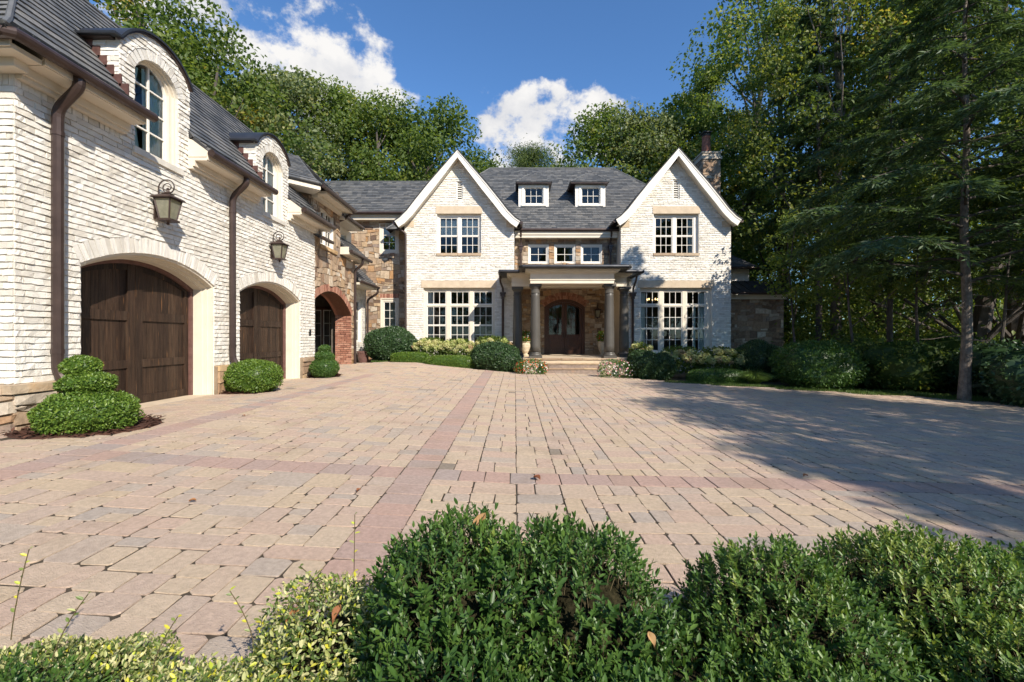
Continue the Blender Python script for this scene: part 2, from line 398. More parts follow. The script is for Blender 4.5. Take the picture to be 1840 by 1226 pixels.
def courses(pile, f, loops, parent, h=.085, w=.235, gap=.010, gv=None, d=.006, jn=.004, jd=.003, droop=.0025, stagger=True, wj=.02, tone=None, v0=None, v1=None, cols=2, weight=1.0):
    gv = gap if gv is None else gv
    vs = [p[1] for l in loops[:1] for p in l]
    a = min(vs) if v0 is None else v0; b = max(vs) if v1 is None else v1
    n = max(1, round((b - a) / h)); hh = (b - a) / n
    for k in range(n):
        c0 = a + k * hh; c1 = c0 + hh
        sm = spans(loops, (c0 + c1) / 2); s0 = spans(loops, c0 + .002); s1 = spans(loops, c1 - .002)
        if len(s0) != len(sm): s0 = sm
        if len(s1) != len(sm): s1 = sm
        for i, (x0, x1) in enumerate(sm):
            lo = s0[i] if abs(s0[i][0] - x0) < .25 and abs(s0[i][1] - x1) < .25 else sm[i]
            hi = s1[i] if abs(s1[i][0] - x0) < .25 and abs(s1[i][1] - x1) < .25 else sm[i]
            u = min(lo[0], hi[0]) - (w / 2 if (stagger and k % 2) else 0) - U(0, wj)
            end = max(lo[1], hi[1])
            while u < end - .015:
                ww = w + U(-wj, wj); e = u + ww
                if end - e < .05: e = end + gap
                q = clampq(u + gap / 2, e - gap / 2, c0 + gv * U(.3, .75), c1 - gv / 2, lo, hi)
                if max(q[1][0] - q[0][0], q[2][0] - q[3][0]) > .02:
                    t = R() if tone is None else tone()
                    V, F = block(f, q, d + U(-.5, .6) * jn, jn, jd, droop, cols=cols)
                    pile.add(V, F, t, parent, weight)
                u = e
def ashlar(f, loops, parent, hr=(.14, .30), wr=(.18, .50), gap=.022, d=.02, jn=.014, jd=.012, weight=1.0, tone=R):
    vs = [p[1] for p in loops[0]]; v = min(vs); top = max(vs)
    ph = U(0, 9)
    wob = lambda u, vv: .045 * math.sin(u * 2.3 + vv * 5 + ph) + .03 * math.sin(u * 5.1 - vv * 3 + ph) if min(vs) + .03 < vv < top - .03 else 0
    def put(u0, u1, c0, c1):
        q = [(u0, c0 + wob(u0, c0)), (u1, c0 + wob(u1, c0)), (u1, c1 + wob(u1, c1)), (u0, c1 + wob(u0, c1))]
        g = gap / 2
        q = [(q[0][0] + g, q[0][1] + g), (q[1][0] - g, q[1][1] + g), (q[2][0] - g, q[2][1] - g), (q[3][0] + g, q[3][1] - g)]
        if q[1][0] - q[0][0] < .03 or q[3][1] - q[0][1] < .03: return
        V, F = block(f, q, d + U(-.008, .02), jn, jd, 0)
        ST.add(V, F, tone(), parent, weight)
    while v < top - .02:
        h = U(*hr)
        if top - (v + h) < hr[0] * .7: h = top - v
        for (x0, x1) in spans(loops, v + h / 2):
            u = x0
            while u < x1 - .01:
                w = U(*wr)
                if x1 - (u + w) < wr[0] * .6: w = x1 - u
                r = R()
                if h > .2 and r < .35:
                    m = v + h * U(.35, .65); k = U(.4, .6)
                    if R() < .5: put(u, u + w, v, m); put(u, u + w * k, m, v + h); put(u + w * k, u + w, m, v + h)
                    else: put(u, u + w * k, v, m); put(u + w * k, u + w, v, m); put(u, u + w, m, v + h)
                elif h > .2 and r < .5:
                    m = v + h * U(.4, .6); put(u, u + w, v, m); put(u, u + w, m, v + h)
                else: put(u, u + w, v, v + h)
                u += w
        v += h
def slates(f, loops, parent, h=.17, w=.26, weight=1.0):
    courses(SL, f, loops, parent, h=h, w=w, gap=.006, d=.020, jn=.003, jd=.002, droop=.011, wj=.07, cols=1, weight=weight)
def rect(u0, u1, v0, v1): return [(u0, v0), (u1, v0), (u1, v1), (u0, v1)]
def arc(u0, u1, vs, rise, n=20):
    """points of a segmental arch from (u0, vs) over the top to (u1, vs)"""
    hw = (u1 - u0) / 2; Rr = (hw * hw + rise * rise) / (2 * rise); cy = vs + rise - Rr; th = math.asin(min(1, hw / Rr))
    if rise > hw: th = math.pi - th
    uc = (u0 + u1) / 2
    return [(uc + Rr * math.sin(-th + 2 * th * i / n), cy + Rr * math.cos(-th + 2 * th * i / n)) for i in range(n + 1)]
def arch_out(pts, e):
    """offset an arch polyline outward by e along its normal"""
    out = []
    for i, p in enumerate(pts):
        a = pts[max(i - 1, 0)]; b = pts[min(i + 1, len(pts) - 1)]
        dx, dy = b[0] - a[0], b[1] - a[1]; l = math.hypot(dx, dy) or 1
        out.append((p[0] - dy / l * e, p[1] + dx / l * e))
    return out
def arch_poly(u0, u1, v0, vs, rise, n=20): return [(u0, v0)] + arc(u0, u1, vs, rise, n) + [(u1, v0)]
def ring(pile, f, u0, u1, vs, rise, depth, parent, bw=.075, d=.012, gap=.012, m=60):
    pts = arc(u0, u1, vs, rise, m); o = arch_out(pts, depth)
    L = sum(math.hypot(pts[i + 1][0] - pts[i][0], pts[i + 1][1] - pts[i][1]) for i in range(m)); n = int(L / bw)
    def at(P, k):
        x = k * m; i = min(int(x), m - 1); r = x - i; return (P[i][0] + (P[i + 1][0] - P[i][0]) * r, P[i][1] + (P[i + 1][1] - P[i][1]) * r)
    for k in range(n):
        e = gap / L / 2; a, b = k / n + e, (k + 1) / n - e
        V, F = block(f, (at(pts, a), at(pts, b), at(o, b), at(o, a)), d + U(-.004, .005), .004, .003)
        pile.add(V, F, R(), parent)
    return o
def window(f, op, units, parent, recess=.12, trim='cream', arch=None, curtains=(), shade=None, transom=()):
    """op = opening (u0,u1,v0,v1); units = list of (u0,u1,v0,v1,cols,rows,double)"""
    u0, u1, v0, v1 = op
    w = empty('window', f((u0 + u1) / 2, v0, 0), parent)
    fm = MB()
    hol = [rect(a, b, c, d) for a, b, c, d, *_ in units]
    fm.slab(f, rect(u0 - .03, u1 + .03, v0 - .01, v1 + .03), hol, -recess - .09, -recess)
    # projecting inner stop round the opening
    for a, b, c, d in ((u0, u0 + .045, v0, v1), (u1 - .045, u1, v0, v1)): fm.fbox(f, a, b, c, d, -recess - .01, -recess + .035)
    fm.fbox(f, u0 + .045, u1 - .045, v1 - .045, v1, -recess - .01, -recess + .034)
    fm.build('frame', MT[trim], w)
    for (a, b, c, d, nc, nr, dbl) in units:
        sm = MB(); s0, s1 = -recess - .07, -recess - .025
        parts = [(c, (c + d) / 2, nr // 2), ((c + d) / 2, d, nr - nr // 2)] if dbl else [(c, d, nr)]
        for pi, (p, q, rows) in enumerate(parts):
            k = .012 if (dbl and pi == 0) else 0
            s0, s1 = -recess - .07 - k, -recess - .025 - k
            b_ = .04
            sm.fbox(f, a, a + b_, p, q, s0, s1); sm.fbox(f, b - b_, b, p, q, s0, s1)
            sm.fbox(f, a + b_, b - b_, p, p + b_, s0, s1); sm.fbox(f, a + b_, b - b_, q - b_, q, s0, s1)
            iu = (b - a - 2 * b_); iv = (q - p - 2 * b_)
            for i in range(1, nc): x = a + b_ + iu * i / nc; sm.fbox(f, x - .011, x + .011, p + b_, q - b_, s0 + .01, s1 - .004)
            for j in range(1, rows): y = p + b_ + iv * j / rows; sm.fbox(f, a + b_, b - b_, y - .011, y + .011, s0 + .012, s1 - .006)
            for i in range(nc):
                for j in range(rows):
                    x0 = a + b_ + iu * i / nc; y0 = p + b_ + iv * j / rows
                    t = U(-.0012, .0012)
                    V = [f(x0, y0, s0 + .02 + t), f(x0 + iu / nc, y0, s0 + .02 - t), f(x0 + iu / nc, y0 + iv / rows, s0 + .02 - t), f(x0, y0 + iv / rows, s0 + .02 + t)]
                    mesh_from('pane', V, [(0, 1, 2, 3)], MT['glass'], w)
        sm.build('sash', MT['white'], w)
    for (a, b, c, d, mt) in curtains:
        cm = MB(); n = max(8, int((b - a) / .03)); V = []; F = []
        for i in range(n + 1):
            x = a + (b - a) * i / n; z = -recess - .13 + .03 * math.sin(i * 1.35) + U(-.006, .006)
            V += [f(x, c, z), f(x, d, z)]
        for i in range(n): F.append((2 * i, 2 * i + 2, 2 * i + 3, 2 * i + 1))
        cm.add(V, F); cm.build('curtain', MT[mt], w)
    if shade:
        for (a, b, c, d) in shade:
            cm = MB(); cm.fbox(f, a, b, c, d, -recess - .115, -recess - .10); cm.build('shade', MT['shade'], w)
    return w
# ---------------------------------------------------------------- ground, driveway
def gz(x, y):
    """height of the paved court and the ground round it"""
    x = np.asarray(x, dtype=float); y = np.asarray(y, dtype=float)
    gx = np.interp(x, [-30, -7, -5.2, -4, -2, 0, 3, 6, 10, 20], [0, 0, 0, -.035, -.15, -.255, -.315, -.40, -.49, -.55])
    sm = np.clip((x + 6) / 2.5, 0, 1); sm = sm * sm * (3 - 2 * sm)
    yt = .010 * (np.clip(y, -4, 20) - 8) * sm
    l = np.clip((y - 13.6) / 4, 0, 1) * np.clip((-1.5 - x) / 4, 0, 1) * .17
    return gx + yt + l
def X(x, d): return (x - 925) / FPX * d
def Zp(y, d): return CAMZ + (608 - y) / FPX * d
def build_ground():
    a = np.concatenate([[-400, -150, -70, -40], np.arange(-26, 30.01, .5), [40, 70, 150, 400]])
    b = np.concatenate([[-400, -150, -70, -40, -25], np.arange(-16, 34.01, .5), [45, 70, 150, 400]])
    xx, yy = np.meshgrid(a, b)
    far = np.maximum(np.hypot(xx, yy - 10) - 24, 0)
    zz = gz(xx, yy) - .05 + .02 * np.sin(xx * .9 + yy * .4) * np.clip(far / 6, 0, 1) + np.minimum(far * .02, 1.5)
    V = np.stack([xx, yy, zz], -1).reshape(-1, 3); nx = len(a)
    F = [(j * nx + i, j * nx + i + 1, (j + 1) * nx + i + 1, (j + 1) * nx + i) for j in range(len(b) - 1) for i in range(nx - 1)]
    tag(mesh_from('ground', V, F, MT['soil'], smooth=True, loc=(0, 0, 0)), kind='structure')
build_ground()
DRIVE = [(-9, 1.5), (10, 1.5), (13.2, 4), (13.0, 8), (12.3, 11.3), (11.2, 12.6), (9.7, 13.4), (7.5, 14.3), (6.3, 14.7), (4.6, 15.8), (3.7, 16.6), (3.5, 17.5), (1.05, 17.5), (.3, 17.2),
         (-1.0, 17.9), (-2.4, 18.4), (-4.2, 19.0), (-5.6, 18.9), (-6.25, 18.2), (-7.2, 18.2), (-7.2, 13.95), (-6.2, 13.95), (-6.2, 13.1), (-6.68, 13.1), (-6.68, 10.16), (-6.2, 10.16), (-6.2, 9.35), (-6.68, 9.35), (-6.68, 6.42), (-6.2, 6.42), (-6.2, 5.5), (-9, 5.5)]
def inside(poly, x, y):
    r = False; n = len(poly)
    for i in range(n):
        a, b = poly[i], poly[(i + 1) % n]
        if (a[1] > y) != (b[1] > y) and x < a[0] + (b[0] - a[0]) * (y - a[1]) / (b[1] - a[1]): r = not r
    return r
BEDS = [(-5.68, 5.95, .80, .74), (-6.0, 9.85, .62, .5), (-5.95, 13.75, .55, .5)]   # mulch rounds cut into the paving at the garage piers
def paved(x, y): return inside(DRIVE, x, y) and not any(((x - c) / a) ** 2 + ((y - d) / b) ** 2 < 1 for c, d, a, b in BEDS)
def build_drive():
    root = empty('driveway', (0, 10, float(gz(0, 10)))); tag(root, kind='structure')
    s = .25; mb = MB(); idx = {}
    for i in range(-38, 56):
        for j in range(6, 78):
            x, y = i * s, j * s
            if not inside(DRIVE, x + s / 2, y + s / 2): continue
            q = []
            for dx, dy in ((0, 0), (1, 0), (1, 1), (0, 1)):
                k = (i + dx, j + dy)
                if k not in idx: idx[k] = len(mb.V); mb.V.append((k[0] * s, k[1] * s, float(gz(k[0] * s, k[1] * s)) - .0065))
                q.append(idx[k])
            mb.F.append(tuple(q)); mb.T.append(.5)
    mb.build('paving_bed', MT['joint'], root)
    PV = Pile('paver', 'paving', MT['paver'])
    def paver(x0, x1, y0, y1, tone):
        if not paved((x0 + x1) / 2, (y0 + y1) / 2): return
        x0 += U(.002, .0075); x1 -= U(.002, .0075); y0 += U(.002, .008); y1 -= U(.002, .008)
        if x1 - x0 < .05 or y1 - y0 < .05: return
        c = U(.010, .024); cs = [c * U(.4, 1.5) for _ in range(4)]
        def ringpts(e, k):
            a0, a1, b0, b1 = x0 + e, x1 - e, y0 + e, y1 - e
            q = [(a0 + cs[0] * k, b0), (a1 - cs[1] * k, b0), (a1, b0 + cs[1] * k), (a1, b1 - cs[2] * k), (a1 - cs[2] * k, b1), (a0 + cs[3] * k, b1), (a0, b1 - cs[3] * k), (a0, b0 + cs[0] * k)]
            return q
        cx, cy = (x0 + x1) / 2, (y0 + y1) / 2; z = float(gz(cx, cy)) + U(-.002, .003)
        sx = float(gz(cx + .1, cy) - gz(cx - .1, cy)) / .2 + U(-.006, .006); sy = float(gz(cx, cy + .1) - gz(cx, cy - .1)) / .2 + U(-.006, .006)
        H = lambda p, dz: (p[0], p[1], z + (p[0] - cx) * sx + (p[1] - cy) * sy + dz)
        e = U(.001, .0025)
        jit = [(U(-.0055, .0055), U(-.0055, .0055)) for _ in range(8)]
        top = [H((p[0] + j[0], p[1] + j[1]), 0) for p, j in zip(ringpts(e, 1.15), jit)]
        rim = [H((p[0] + j[0] * .8, p[1] + j[1] * .8), -.0025) for p, j in zip(ringpts(.0005, 1), jit)]
        low = [H(p, -.03) for p in ringpts(0, 1)]
        F = [tuple(range(8))] + [(8 + i, 8 + (i + 1) % 8, (i + 1) % 8, i) for i in range(8)] + [(16 + i, 16 + (i + 1) % 8, 8 + (i + 1) % 8, 8 + i) for i in range(8)]
        PV.add(top + rim + low, F, tone, root)
    def ft(): return min(.64, max(0, random.choice([.02, .08, .14, .2, .26, .3, .32, .36, .42, .48, .16, .1, .24]) + U(-.04, .04))) if R() < .992 else U(.56, .64)
    def bt(): return random.choice([.70, .72, .76, .80, .83, .86, .90, .95]) + U(-.02, .02)
    segs = [(-9.4, -4.78, 0), (-4.78, -4.43, 1), (-4.43, -1.19, 0), (-1.19, -.84, 1), (-.84, 13.4, 0)]
    YB0, YB1 = 4.50, 4.85
    def column(x, w, ya, yb):
        y = ya
        while y < yb - .01:
            l = U(.17, .29)
            if yb - (y + l) < .12: l = yb - y
            r = R()
            if r < .30: paver(x, x + w, y, y + l, ft())
            elif r < .72:
                s = w * U(.36, .64); paver(x, x + s, y, y + l, ft()); paver(x + s, x + w, y, y + l, ft())
            else:
                l2 = min(l * 1.45, yb - y); s = w * U(.42, .58); m = l2 * U(.35, .65); p = R() < .5
                if yb - (y + l2) < .12: l2 = yb - y
                A, B = ((x, x + s), (x + s, x + w)) if p else ((x + s, x + w), (x, x + s))
                paver(*A, y, y + l2, ft()); paver(*B, y, y + m, ft()); paver(*B, y + m, y + l2, ft()); l = l2
            y += l
    for a, b, band in segs:
        if band:
            y = 1.6
            while y < 19.2:
                l = U(.23, .28); paver(a, b, y, y + l, bt() if a > -2 or y < 14 else ft()); y += l
            continue
        n = max(1, round((b - a) / .385)); w = (b - a) / n; ws = [w * U(.86, 1.14) for _ in range(n)]; k = (b - a) / sum(ws); x = a
        for q in ws:
            q *= k
            if x > -4.5:
                column(x, q, 1.6, YB0)
                column(x, q, YB1, 19.2)
            else: column(x, q, 1.6, 19.2)
            x += q
        if a > -4.5:
            x = a; m = round((b - a) / .265)
            for i in range(m): paver(a + (b - a) * i / m, a + (b - a) * (i + 1) / m, YB0, YB1, bt())
    PV.finish(root)
build_drive()

# ---------------------------------------------------------------- the house
HOUSE = tag(empty('house', (0, 20.9, 0)), 'white painted brick house with slate roofs, twin gables and an attached two-door garage wing', 'house')
def facet(pts, parent, thick=.06, tiles=True, m='slate_deck', weight=1.0, name='roof'):
    """a flat roof plane through pts (first two along the eave) with its slates"""
    P0, P1, P2 = Vector(pts[0]), Vector(pts[1]), Vector(pts[2])
    u = (P1 - P0).normalized(); v = (P2 - P0) - u * (P2 - P0).dot(u)
    if u.cross(v).z < 0:
        pts = [pts[1], pts[0]] + list(reversed(pts[2:])); P0, P1 = P1, P0; u = -u
    f = Fr(P0, u, v)
    q = [((Vector(p) - P0).dot(f.u), (Vector(p) - P0).dot(f.v)) for p in pts]
    mb = MB().slab(f, q, n0=-thick, n1=0)
    o = mb.build(name, MT[m], parent)
    if tiles: slates(f, [q], o, weight=weight)
    return o, f
def pipe(path, r, parent, name='downspout', m='bronze', n=10, collars=()):
    """a round pipe; corners eased by short bends"""
    P = [Vector(p) for p in path]; out = [P[0]]
    for i in range(1, len(P) - 1):
        a = (P[i - 1] - P[i]); b = (P[i + 1] - P[i]); k = min(.12, a.length * .45, b.length * .45)
        A = P[i] + a.normalized() * k; B = P[i] + b.normalized() * k
        for t in (0, .25, .5, .75, 1): out.append(A * (1 - t) ** 2 + P[i] * 2 * t * (1 - t) + B * t * t)
    out.append(P[-1])
    mb = MB().tube(out, r, n)
    for c in collars: mb.tube([Vector(c) - Vector((0, 0, .03)), Vector(c) + Vector((0, 0, .03))], r * 1.12, n)
    return mb.build(name, MT[m], parent, smooth=False)
def gutter(path, parent, r=.07):
    mb = MB().tube(path, r, 12)
    return mb.build('gutter', MT['bronze'], parent)
# -------- garage wing
FG = Fr((-6.3, 0, 0), (0, 1, 0), (0, 0, 1))
DOORS = [(6.445, 9.33), (10.18, 13.07)]; DVS, DRI = 2.27, .37
DORM = [(7.09, 8.61), (10.84, 12.36)]; DWIN = [(7.37, 8.34), (11.12, 12.09)]
EV = 4.60
def garage():
    gout = [(5.6, .60), (14.0, .60), (14.0, EV), (12.36, EV)] + list(reversed(arc(10.84, 12.36, 5.98, .43))) + [(10.84, EV), (8.61, EV)] + list(reversed(arc(7.09, 8.61, 5.98, .43))) + [(7.09, EV), (5.6, EV)]
    sout = [(5.6, -.2), (14.0, -.2)] + gout[2:]
    hb = []; hs = []
    for a, b in DOORS:
        o = arch_out(arc(a, b, DVS, DRI), .25)
        hb.append([(a, .5), (a, DVS)] + o + [(b, DVS), (b, .5)]); hs.append(arch_poly(a, b, -.1, DVS, DRI))
    for a, b in DWIN:
        o = arch_out(arc(a, b, 5.66, .34), .17)
        hb.append([(a - .05, 4.24), (a - .05, 4.36), (a, 4.36), (a, 5.66)] + o + [(b, 5.66), (b, 4.36), (b + .05, 4.36), (b + .05, 4.24)]); hs.append(arch_poly(a, b, 4.30, 5.66, .34))
    wall = MB().slab(FG, sout, hs, -.34, -.006).build('brick_wall', MT['mortar'], HOUSE)
    # bricks below the frieze, a soldier course under the eaves, then the dormer fronts
    sold = [rect(5.6, 7.09, 4.36, EV), rect(8.61, 10.84, 4.36, EV), rect(12.36, 14.0, 4.36, EV)]
    low = rect(5.6, 14.0, .60, 4.36)
    courses(BR, FG, [low] + hb, wall, h=.0845, w=.235, gap=.009, gv=.0135, d=.0135, jn=.0065, jd=.006, droop=.004, cols=3)
    for r in sold: courses(BR, FG, [r], wall, h=.24, w=.082, jn=.005, jd=.004, stagger=False, wj=.004)
    for (a, b), (c, d) in zip(DORM, DWIN):
        top = [(a, 4.36), (b, 4.36), (b, 5.98)] + list(reversed(arc(a, b, 5.98, .43)))[1:]
        courses(BR, FG, [top, hb[2 if a < 9 else 3]], wall, h=.0845, w=.235, gap=.009, gv=.0135, d=.0135, jn=.008, jd=.006, droop=.004, cols=3)
    for a, b in DOORS: ring(BR, FG, a, b, DVS, DRI, .25, wall, bw=.083)
    for a, b in DWIN: ring(BR, FG, a, b, 5.66, .34, .17, wall, bw=.083)
    # near end wall, facing the camera
    FE = Fr((-9.0, 5.6, 0), (1, 0, 0), (0, 0, 1))
    we = MB().slab(FE, rect(0, 2.7, -.2, EV), (), -.3, -.006).build('brick_wall', MT['mortar'], HOUSE)
    courses(BR, FE, [rect(0, 2.7, .60, 4.36)], we, gap=.009, gv=.0135, d=.0135, jn=.0065, jd=.006, droop=.004)
    courses(BR, FE, [rect(0, 2.7, 4.36, EV)], we, h=.24, w=.082, stagger=False, wj=.004)
    # stone plinth with a ledge course
    plo = MB().box(-6.62, -6.235, 5.52, 6.44, -.2, .585).box(-9.0, -6.619, 5.52, 5.72, -.2, .584).build('plinth', MT['stone_joint'], HOUSE)
    for a, b in ((9.335, 10.175), (13.075, 14.0)): MB().box(-6.62, -6.235, a, b, -.2, .585).build('plinth', MT['stone_joint'], HOUSE)
    FP = Fr((-6.235, 0, 0), (0, 1, 0), (0, 0, 1)); FQ = Fr((-9.0, 5.52, 0), (1, 0, 0), (0, 0, 1))
    for a, b in ((5.52, 6.44), (9.335, 10.175), (13.075, 14.0)):
        ashlar(FP, [rect(a, b, -.1, .48)], plo, hr=(.16, .36), wr=(.25, .6), d=.03, jn=.02, jd=.015, weight=3)
    ashlar(FQ, [rect(0, 2.80, -.1, .48)], plo, hr=(.16, .36), wr=(.3, .7), d=.03, jn=.02, jd=.015, weight=3)
    def ledge(f, a, b):
        u = a
        while u < b - .02:
            w = U(.45, .75)
            if b - u - w < .3: w = b - u
            V, F = block(f, ((u + .006, .485), (u + w - .006, .485), (u + w - .006, .60), (u + .006, .60)), .055, .012, .008, back=-.12)
            mesh_from('ledge_stone', [tuple(v) for v in V], F, MT['ledge'], plo, R()); u += w
    for a, b in ((5.47, 6.43), (9.34, 10.17), (13.08, 13.98)): ledge(FP, a, b)
    ledge(FQ, 0, 2.7)
    # eaves: soffit, crown, fascia
    z0e = 5.07
    for a, b in ((5.6, 7.14), (8.57, 10.80), (12.32, 14.32)):
        e = MB()
        e.box(-6.285, -5.93, a, b, EV + .005, EV + .065); e.box(-6.285, -6.16, a, min(b, 13.98), EV - .10, EV + .004); e.box(-6.285, -6.20, a, min(b, 13.98), EV - .15, EV - .101)
        e.box(-5.93, -5.905, a, b, EV + .02, EV + .16)
        FXZ = Fr((0, 0, 0), (1, 0, 0), (0, 0, 1)); prof = [(-6.285, EV + .07), (-5.932, EV + .07), (-5.90, EV + .17), (-6.21, z0e - .07), (-6.285, z0e - .05)]
        e.slab(FXZ, prof, (), -a - .03, -a + .01); e.slab(FXZ, prof, (), -b, -b + .03)
        e.build('soffit', MT['cream'], HOUSE)
        if a < 6: gutter([(-10, 5.17, EV + .14), (-5.9, 5.17, EV + .14), (-5.84, 5.2, EV + .14), (-5.83, 5.3, EV + .14), (-5.83, b + .06, EV + .14)], HOUSE)
        else: gutter([(-5.83, a - .02, EV + .14), (-5.83, b + .06, EV + .14)], HOUSE)
    e = MB(); e.box(-9.5, -5.93, 5.25, 5.585, EV + .005, EV + .065); e.box(-9.5, -6.1, 5.42, 5.585, EV - .10, EV + .004); e.box(-9.5, -5.93, 5.225, 5.249, EV + .02, EV + .16); e.build('soffit', MT['cream'], HOUSE)
    # roof: steep main plane with cut-outs behind the dormers, flared foot, hipped near end
    z0, z1 = 5.07, 7.43; k = 1.79 / 2.36
    f = Fr((-6.21, 0, z0), (0, 1, 0), (-1.79, 0, 2.36)); Lr = math.hypot(1.79, 2.36)
    main = [(5.46, 0), (7.12, 0), (7.12, 1.02), (8.58, 1.02), (8.58, 0), (10.87, 0), (10.87, 1.02), (12.33, 1.02), (12.33, 0), (13.95, 0), (13.95, Lr), (7.25, Lr)]
    ro = MB().slab(f, main, n0=-.06, n1=0).build('roof', MT['slate_deck'], HOUSE)
    cut = [(5.46, 0), (7.09, 0), (7.09, 1.14), (7.45, 1.5), (7.85, 1.62), (8.25, 1.5), (8.61, 1.14), (8.61, 0), (10.84, 0), (10.84, 1.14), (11.2, 1.5), (11.6, 1.62), (12.0, 1.5), (12.36, 1.14), (12.36, 0), (13.95, 0), (13.95, Lr), (7.25, Lr)]
    courses(SL, f, [cut], ro, h=.17, w=.25, gap=.006, d=.018, jn=.003, jd=.002, droop=.010, wj=.07, cols=1, weight=1.3)
    zf = EV + .19
    for a, b, hip in ((5.1, 7.09, 1), (8.61, 10.84, 0), (12.36, 14.3, 0)):
        facet([(-5.85, a, zf), (-5.85, b, zf), (-6.21, b, z0), (-6.21, a + (.36 if hip else 0), z0)], HOUSE)
    facet([(-12, 5.46, z0), (-6.21, 5.46, z0), (-8.0, 7.25, z1), (-12, 7.25, z1)], HOUSE)
    facet([(-12, 5.1, zf), (-5.85, 5.1, zf), (-6.21, 5.46, z0), (-12, 5.46, z0)], HOUSE)
    rid = MB().tube([(-5.87, 5.12, zf + .02), (-6.21, 5.46, z0 + .03), (-8.0, 7.25, z1 + .03), (-8.0, 13.95, z1 + .03)], .035, 6).build('ridge_cap', MT['slate'], HOUSE, tone=True)
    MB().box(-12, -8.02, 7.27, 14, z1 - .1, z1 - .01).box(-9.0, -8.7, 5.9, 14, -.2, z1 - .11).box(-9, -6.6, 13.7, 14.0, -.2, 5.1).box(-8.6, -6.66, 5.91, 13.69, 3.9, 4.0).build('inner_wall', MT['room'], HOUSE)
    # dormers: barrel roof, brick cheeks, step flashing
    for (a, b), (c, d) in zip(DORM, DWIN):
        dm = empty('dormer', (-6.3, (a + b) / 2, EV), HOUSE)
        A = [(a - .16, 5.975), (a - .05, 5.98)] + arc(a - .03, b + .03, 6.0, .45) + [(b + .05, 5.97)]
        B = arch_out(A, -.035)
        MB().band(FG, A, B, -1.3, .075).build('barrel_roof', MT['dark_metal'], dm)
        A2 = arch_out(A[1:], -.037); B2 = arch_out(A[1:], -.065)
        MB().band(FG, A2, B2, -.02, .05).build('brick_cornice', MT['bronze'], dm)
        MB().box(-7.1, -6.36, a - .10, a - .004, 5.93, 5.985).build('eave_trim', MT['bronze'], dm)
        ck = MB(); FC = Fr((-7.0, a, 0), (1, 0, 0), (0, 0, 1))
        tri = [(.69, 4.8), (.69, 5.95), (.0, 5.95)]
        ck.slab(FC, [(.69, EV + .2), (.69, 5.95), (.0, 5.95)], (), -.1, -.006)
        co = ck.build('cheek', MT['mortar'], dm)
        courses(BR, FC, [[(.70, 5.0), (.70, 5.93), (.03, 5.93)]], co, jn=.006, jd=.005)
        FC2 = Fr((-6.31, b, 0), (-1, 0, 0), (0, 0, 1))
        MB().slab(FC2, [(0, EV + .2), (0, 5.95), (.69, 5.95)], (), -.1, -.006).build('cheek', MT['mortar'], dm)
        for s in range(6):
            z = 5.10 + .15 * s; x = -6.21 - (z - 5.07) * k
            MB().box(x - .06, x + .09, a - .016, a + .004, z - .06, z + .13).build('step_flashing', MT['flash'], dm)
        # arched window
        w = empty('window', (-6.3, (c + d) / 2, 4.36), HOUSE)
        P0 = [(c, 4.36)] + arc(c, d, 5.66, .34) + [(d, 4.36)]
        def inset(e): return [(c + e, 4.36 + e * .6)] + arc(c + e, d - e, 5.66, .34 - e * .35) + [(d - e, 4.36 + e * .6)]
        MB().band(FG, P0, inset(.10), -.22, -.10, closed=True).band(FG, P0, inset(.035), -.101, -.055, closed=True).build('frame', MT['cream'], w)
        i1, i2 = inset(.10), inset(.145)
        sm = MB().band(FG, i1, i2, -.21, -.155, closed=True)
        ua, ub = c + .145, d - .145; vb = 4.36 + .087; vt = 5.66; um = (ua + ub) / 2
        arcv = lambda u: min(p for p in [5.66 + (.34 - .05) * math.sqrt(max(0, 1 - ((u - um) / ((ub - ua) / 2 + .02)) ** 2))])
        sm.fbox(FG, um - .017, um + .017, vb, arcv(um) , -.205, -.158)
        rows = [vb + (5.66 + .05 - vb) * i / 3.4 for i in range(4)]
        for v in rows[1:]: sm.fbox(FG, ua, ub, v - .013, v + .013, -.203, -.160)
        sm.build('sash', MT['white'], w)
        for p, q in ((ua, um), (um, ub)):
            for i in range(4):
                lo = rows[i]
                if i < 3: pts = [(p, lo), (q, lo), (q, rows[i + 1]), (p, rows[i + 1])]
                else: pts = [(p, lo), (q, lo)] + [(p + (q - p) * (1 - s / 6), max(lo + .01, arcv(p + (q - p) * (1 - s / 6)))) for s in range(7)]
                tw = U(-.0015, .0015)
                mesh_from('pane', [FG(x, y, -.185 + tw * (x - p) * 8) for x, y in pts], [tuple(range(len(pts)))], MT['glass'], w)
        # gathered curtain inside
        for (p, q, zt) in ((c + .08, c + .36, 5.85), (c + .42, d - .05, 5.9)):
            V = []; F = []; n = 26
            for i in range(n + 1):
                for j in range(5):
                    t = j / 4; pinch = 1 - .35 * math.sin(math.pi * min(1, t * 1.1)) if p < c + .2 else 1 - .25 * t
                    V.append(FG(p + (q - p) * (i / n) * pinch, 4.36 + (zt - 4.36) * (1 - t), -.235 + .03 * math.sin(i * 1.2 + t) ))
            for i in range(n):
                for j in range(4): F.append((i * 5 + j, i * 5 + 5 + j, i * 5 + 6 + j, i * 5 + 1 + j))
            mesh_from('curtain', V, F, MT['teal'], w, smooth=True)
        V, F = block(FG, ((c - .05, 4.245), (d + .07, 4.245), (d + .07, 4.355), (c - .05, 4.355)), .05, .004, .004, back=-.1)
        mesh_from('sill', [tuple(v) for v in V], F, MT['mortar'], w)
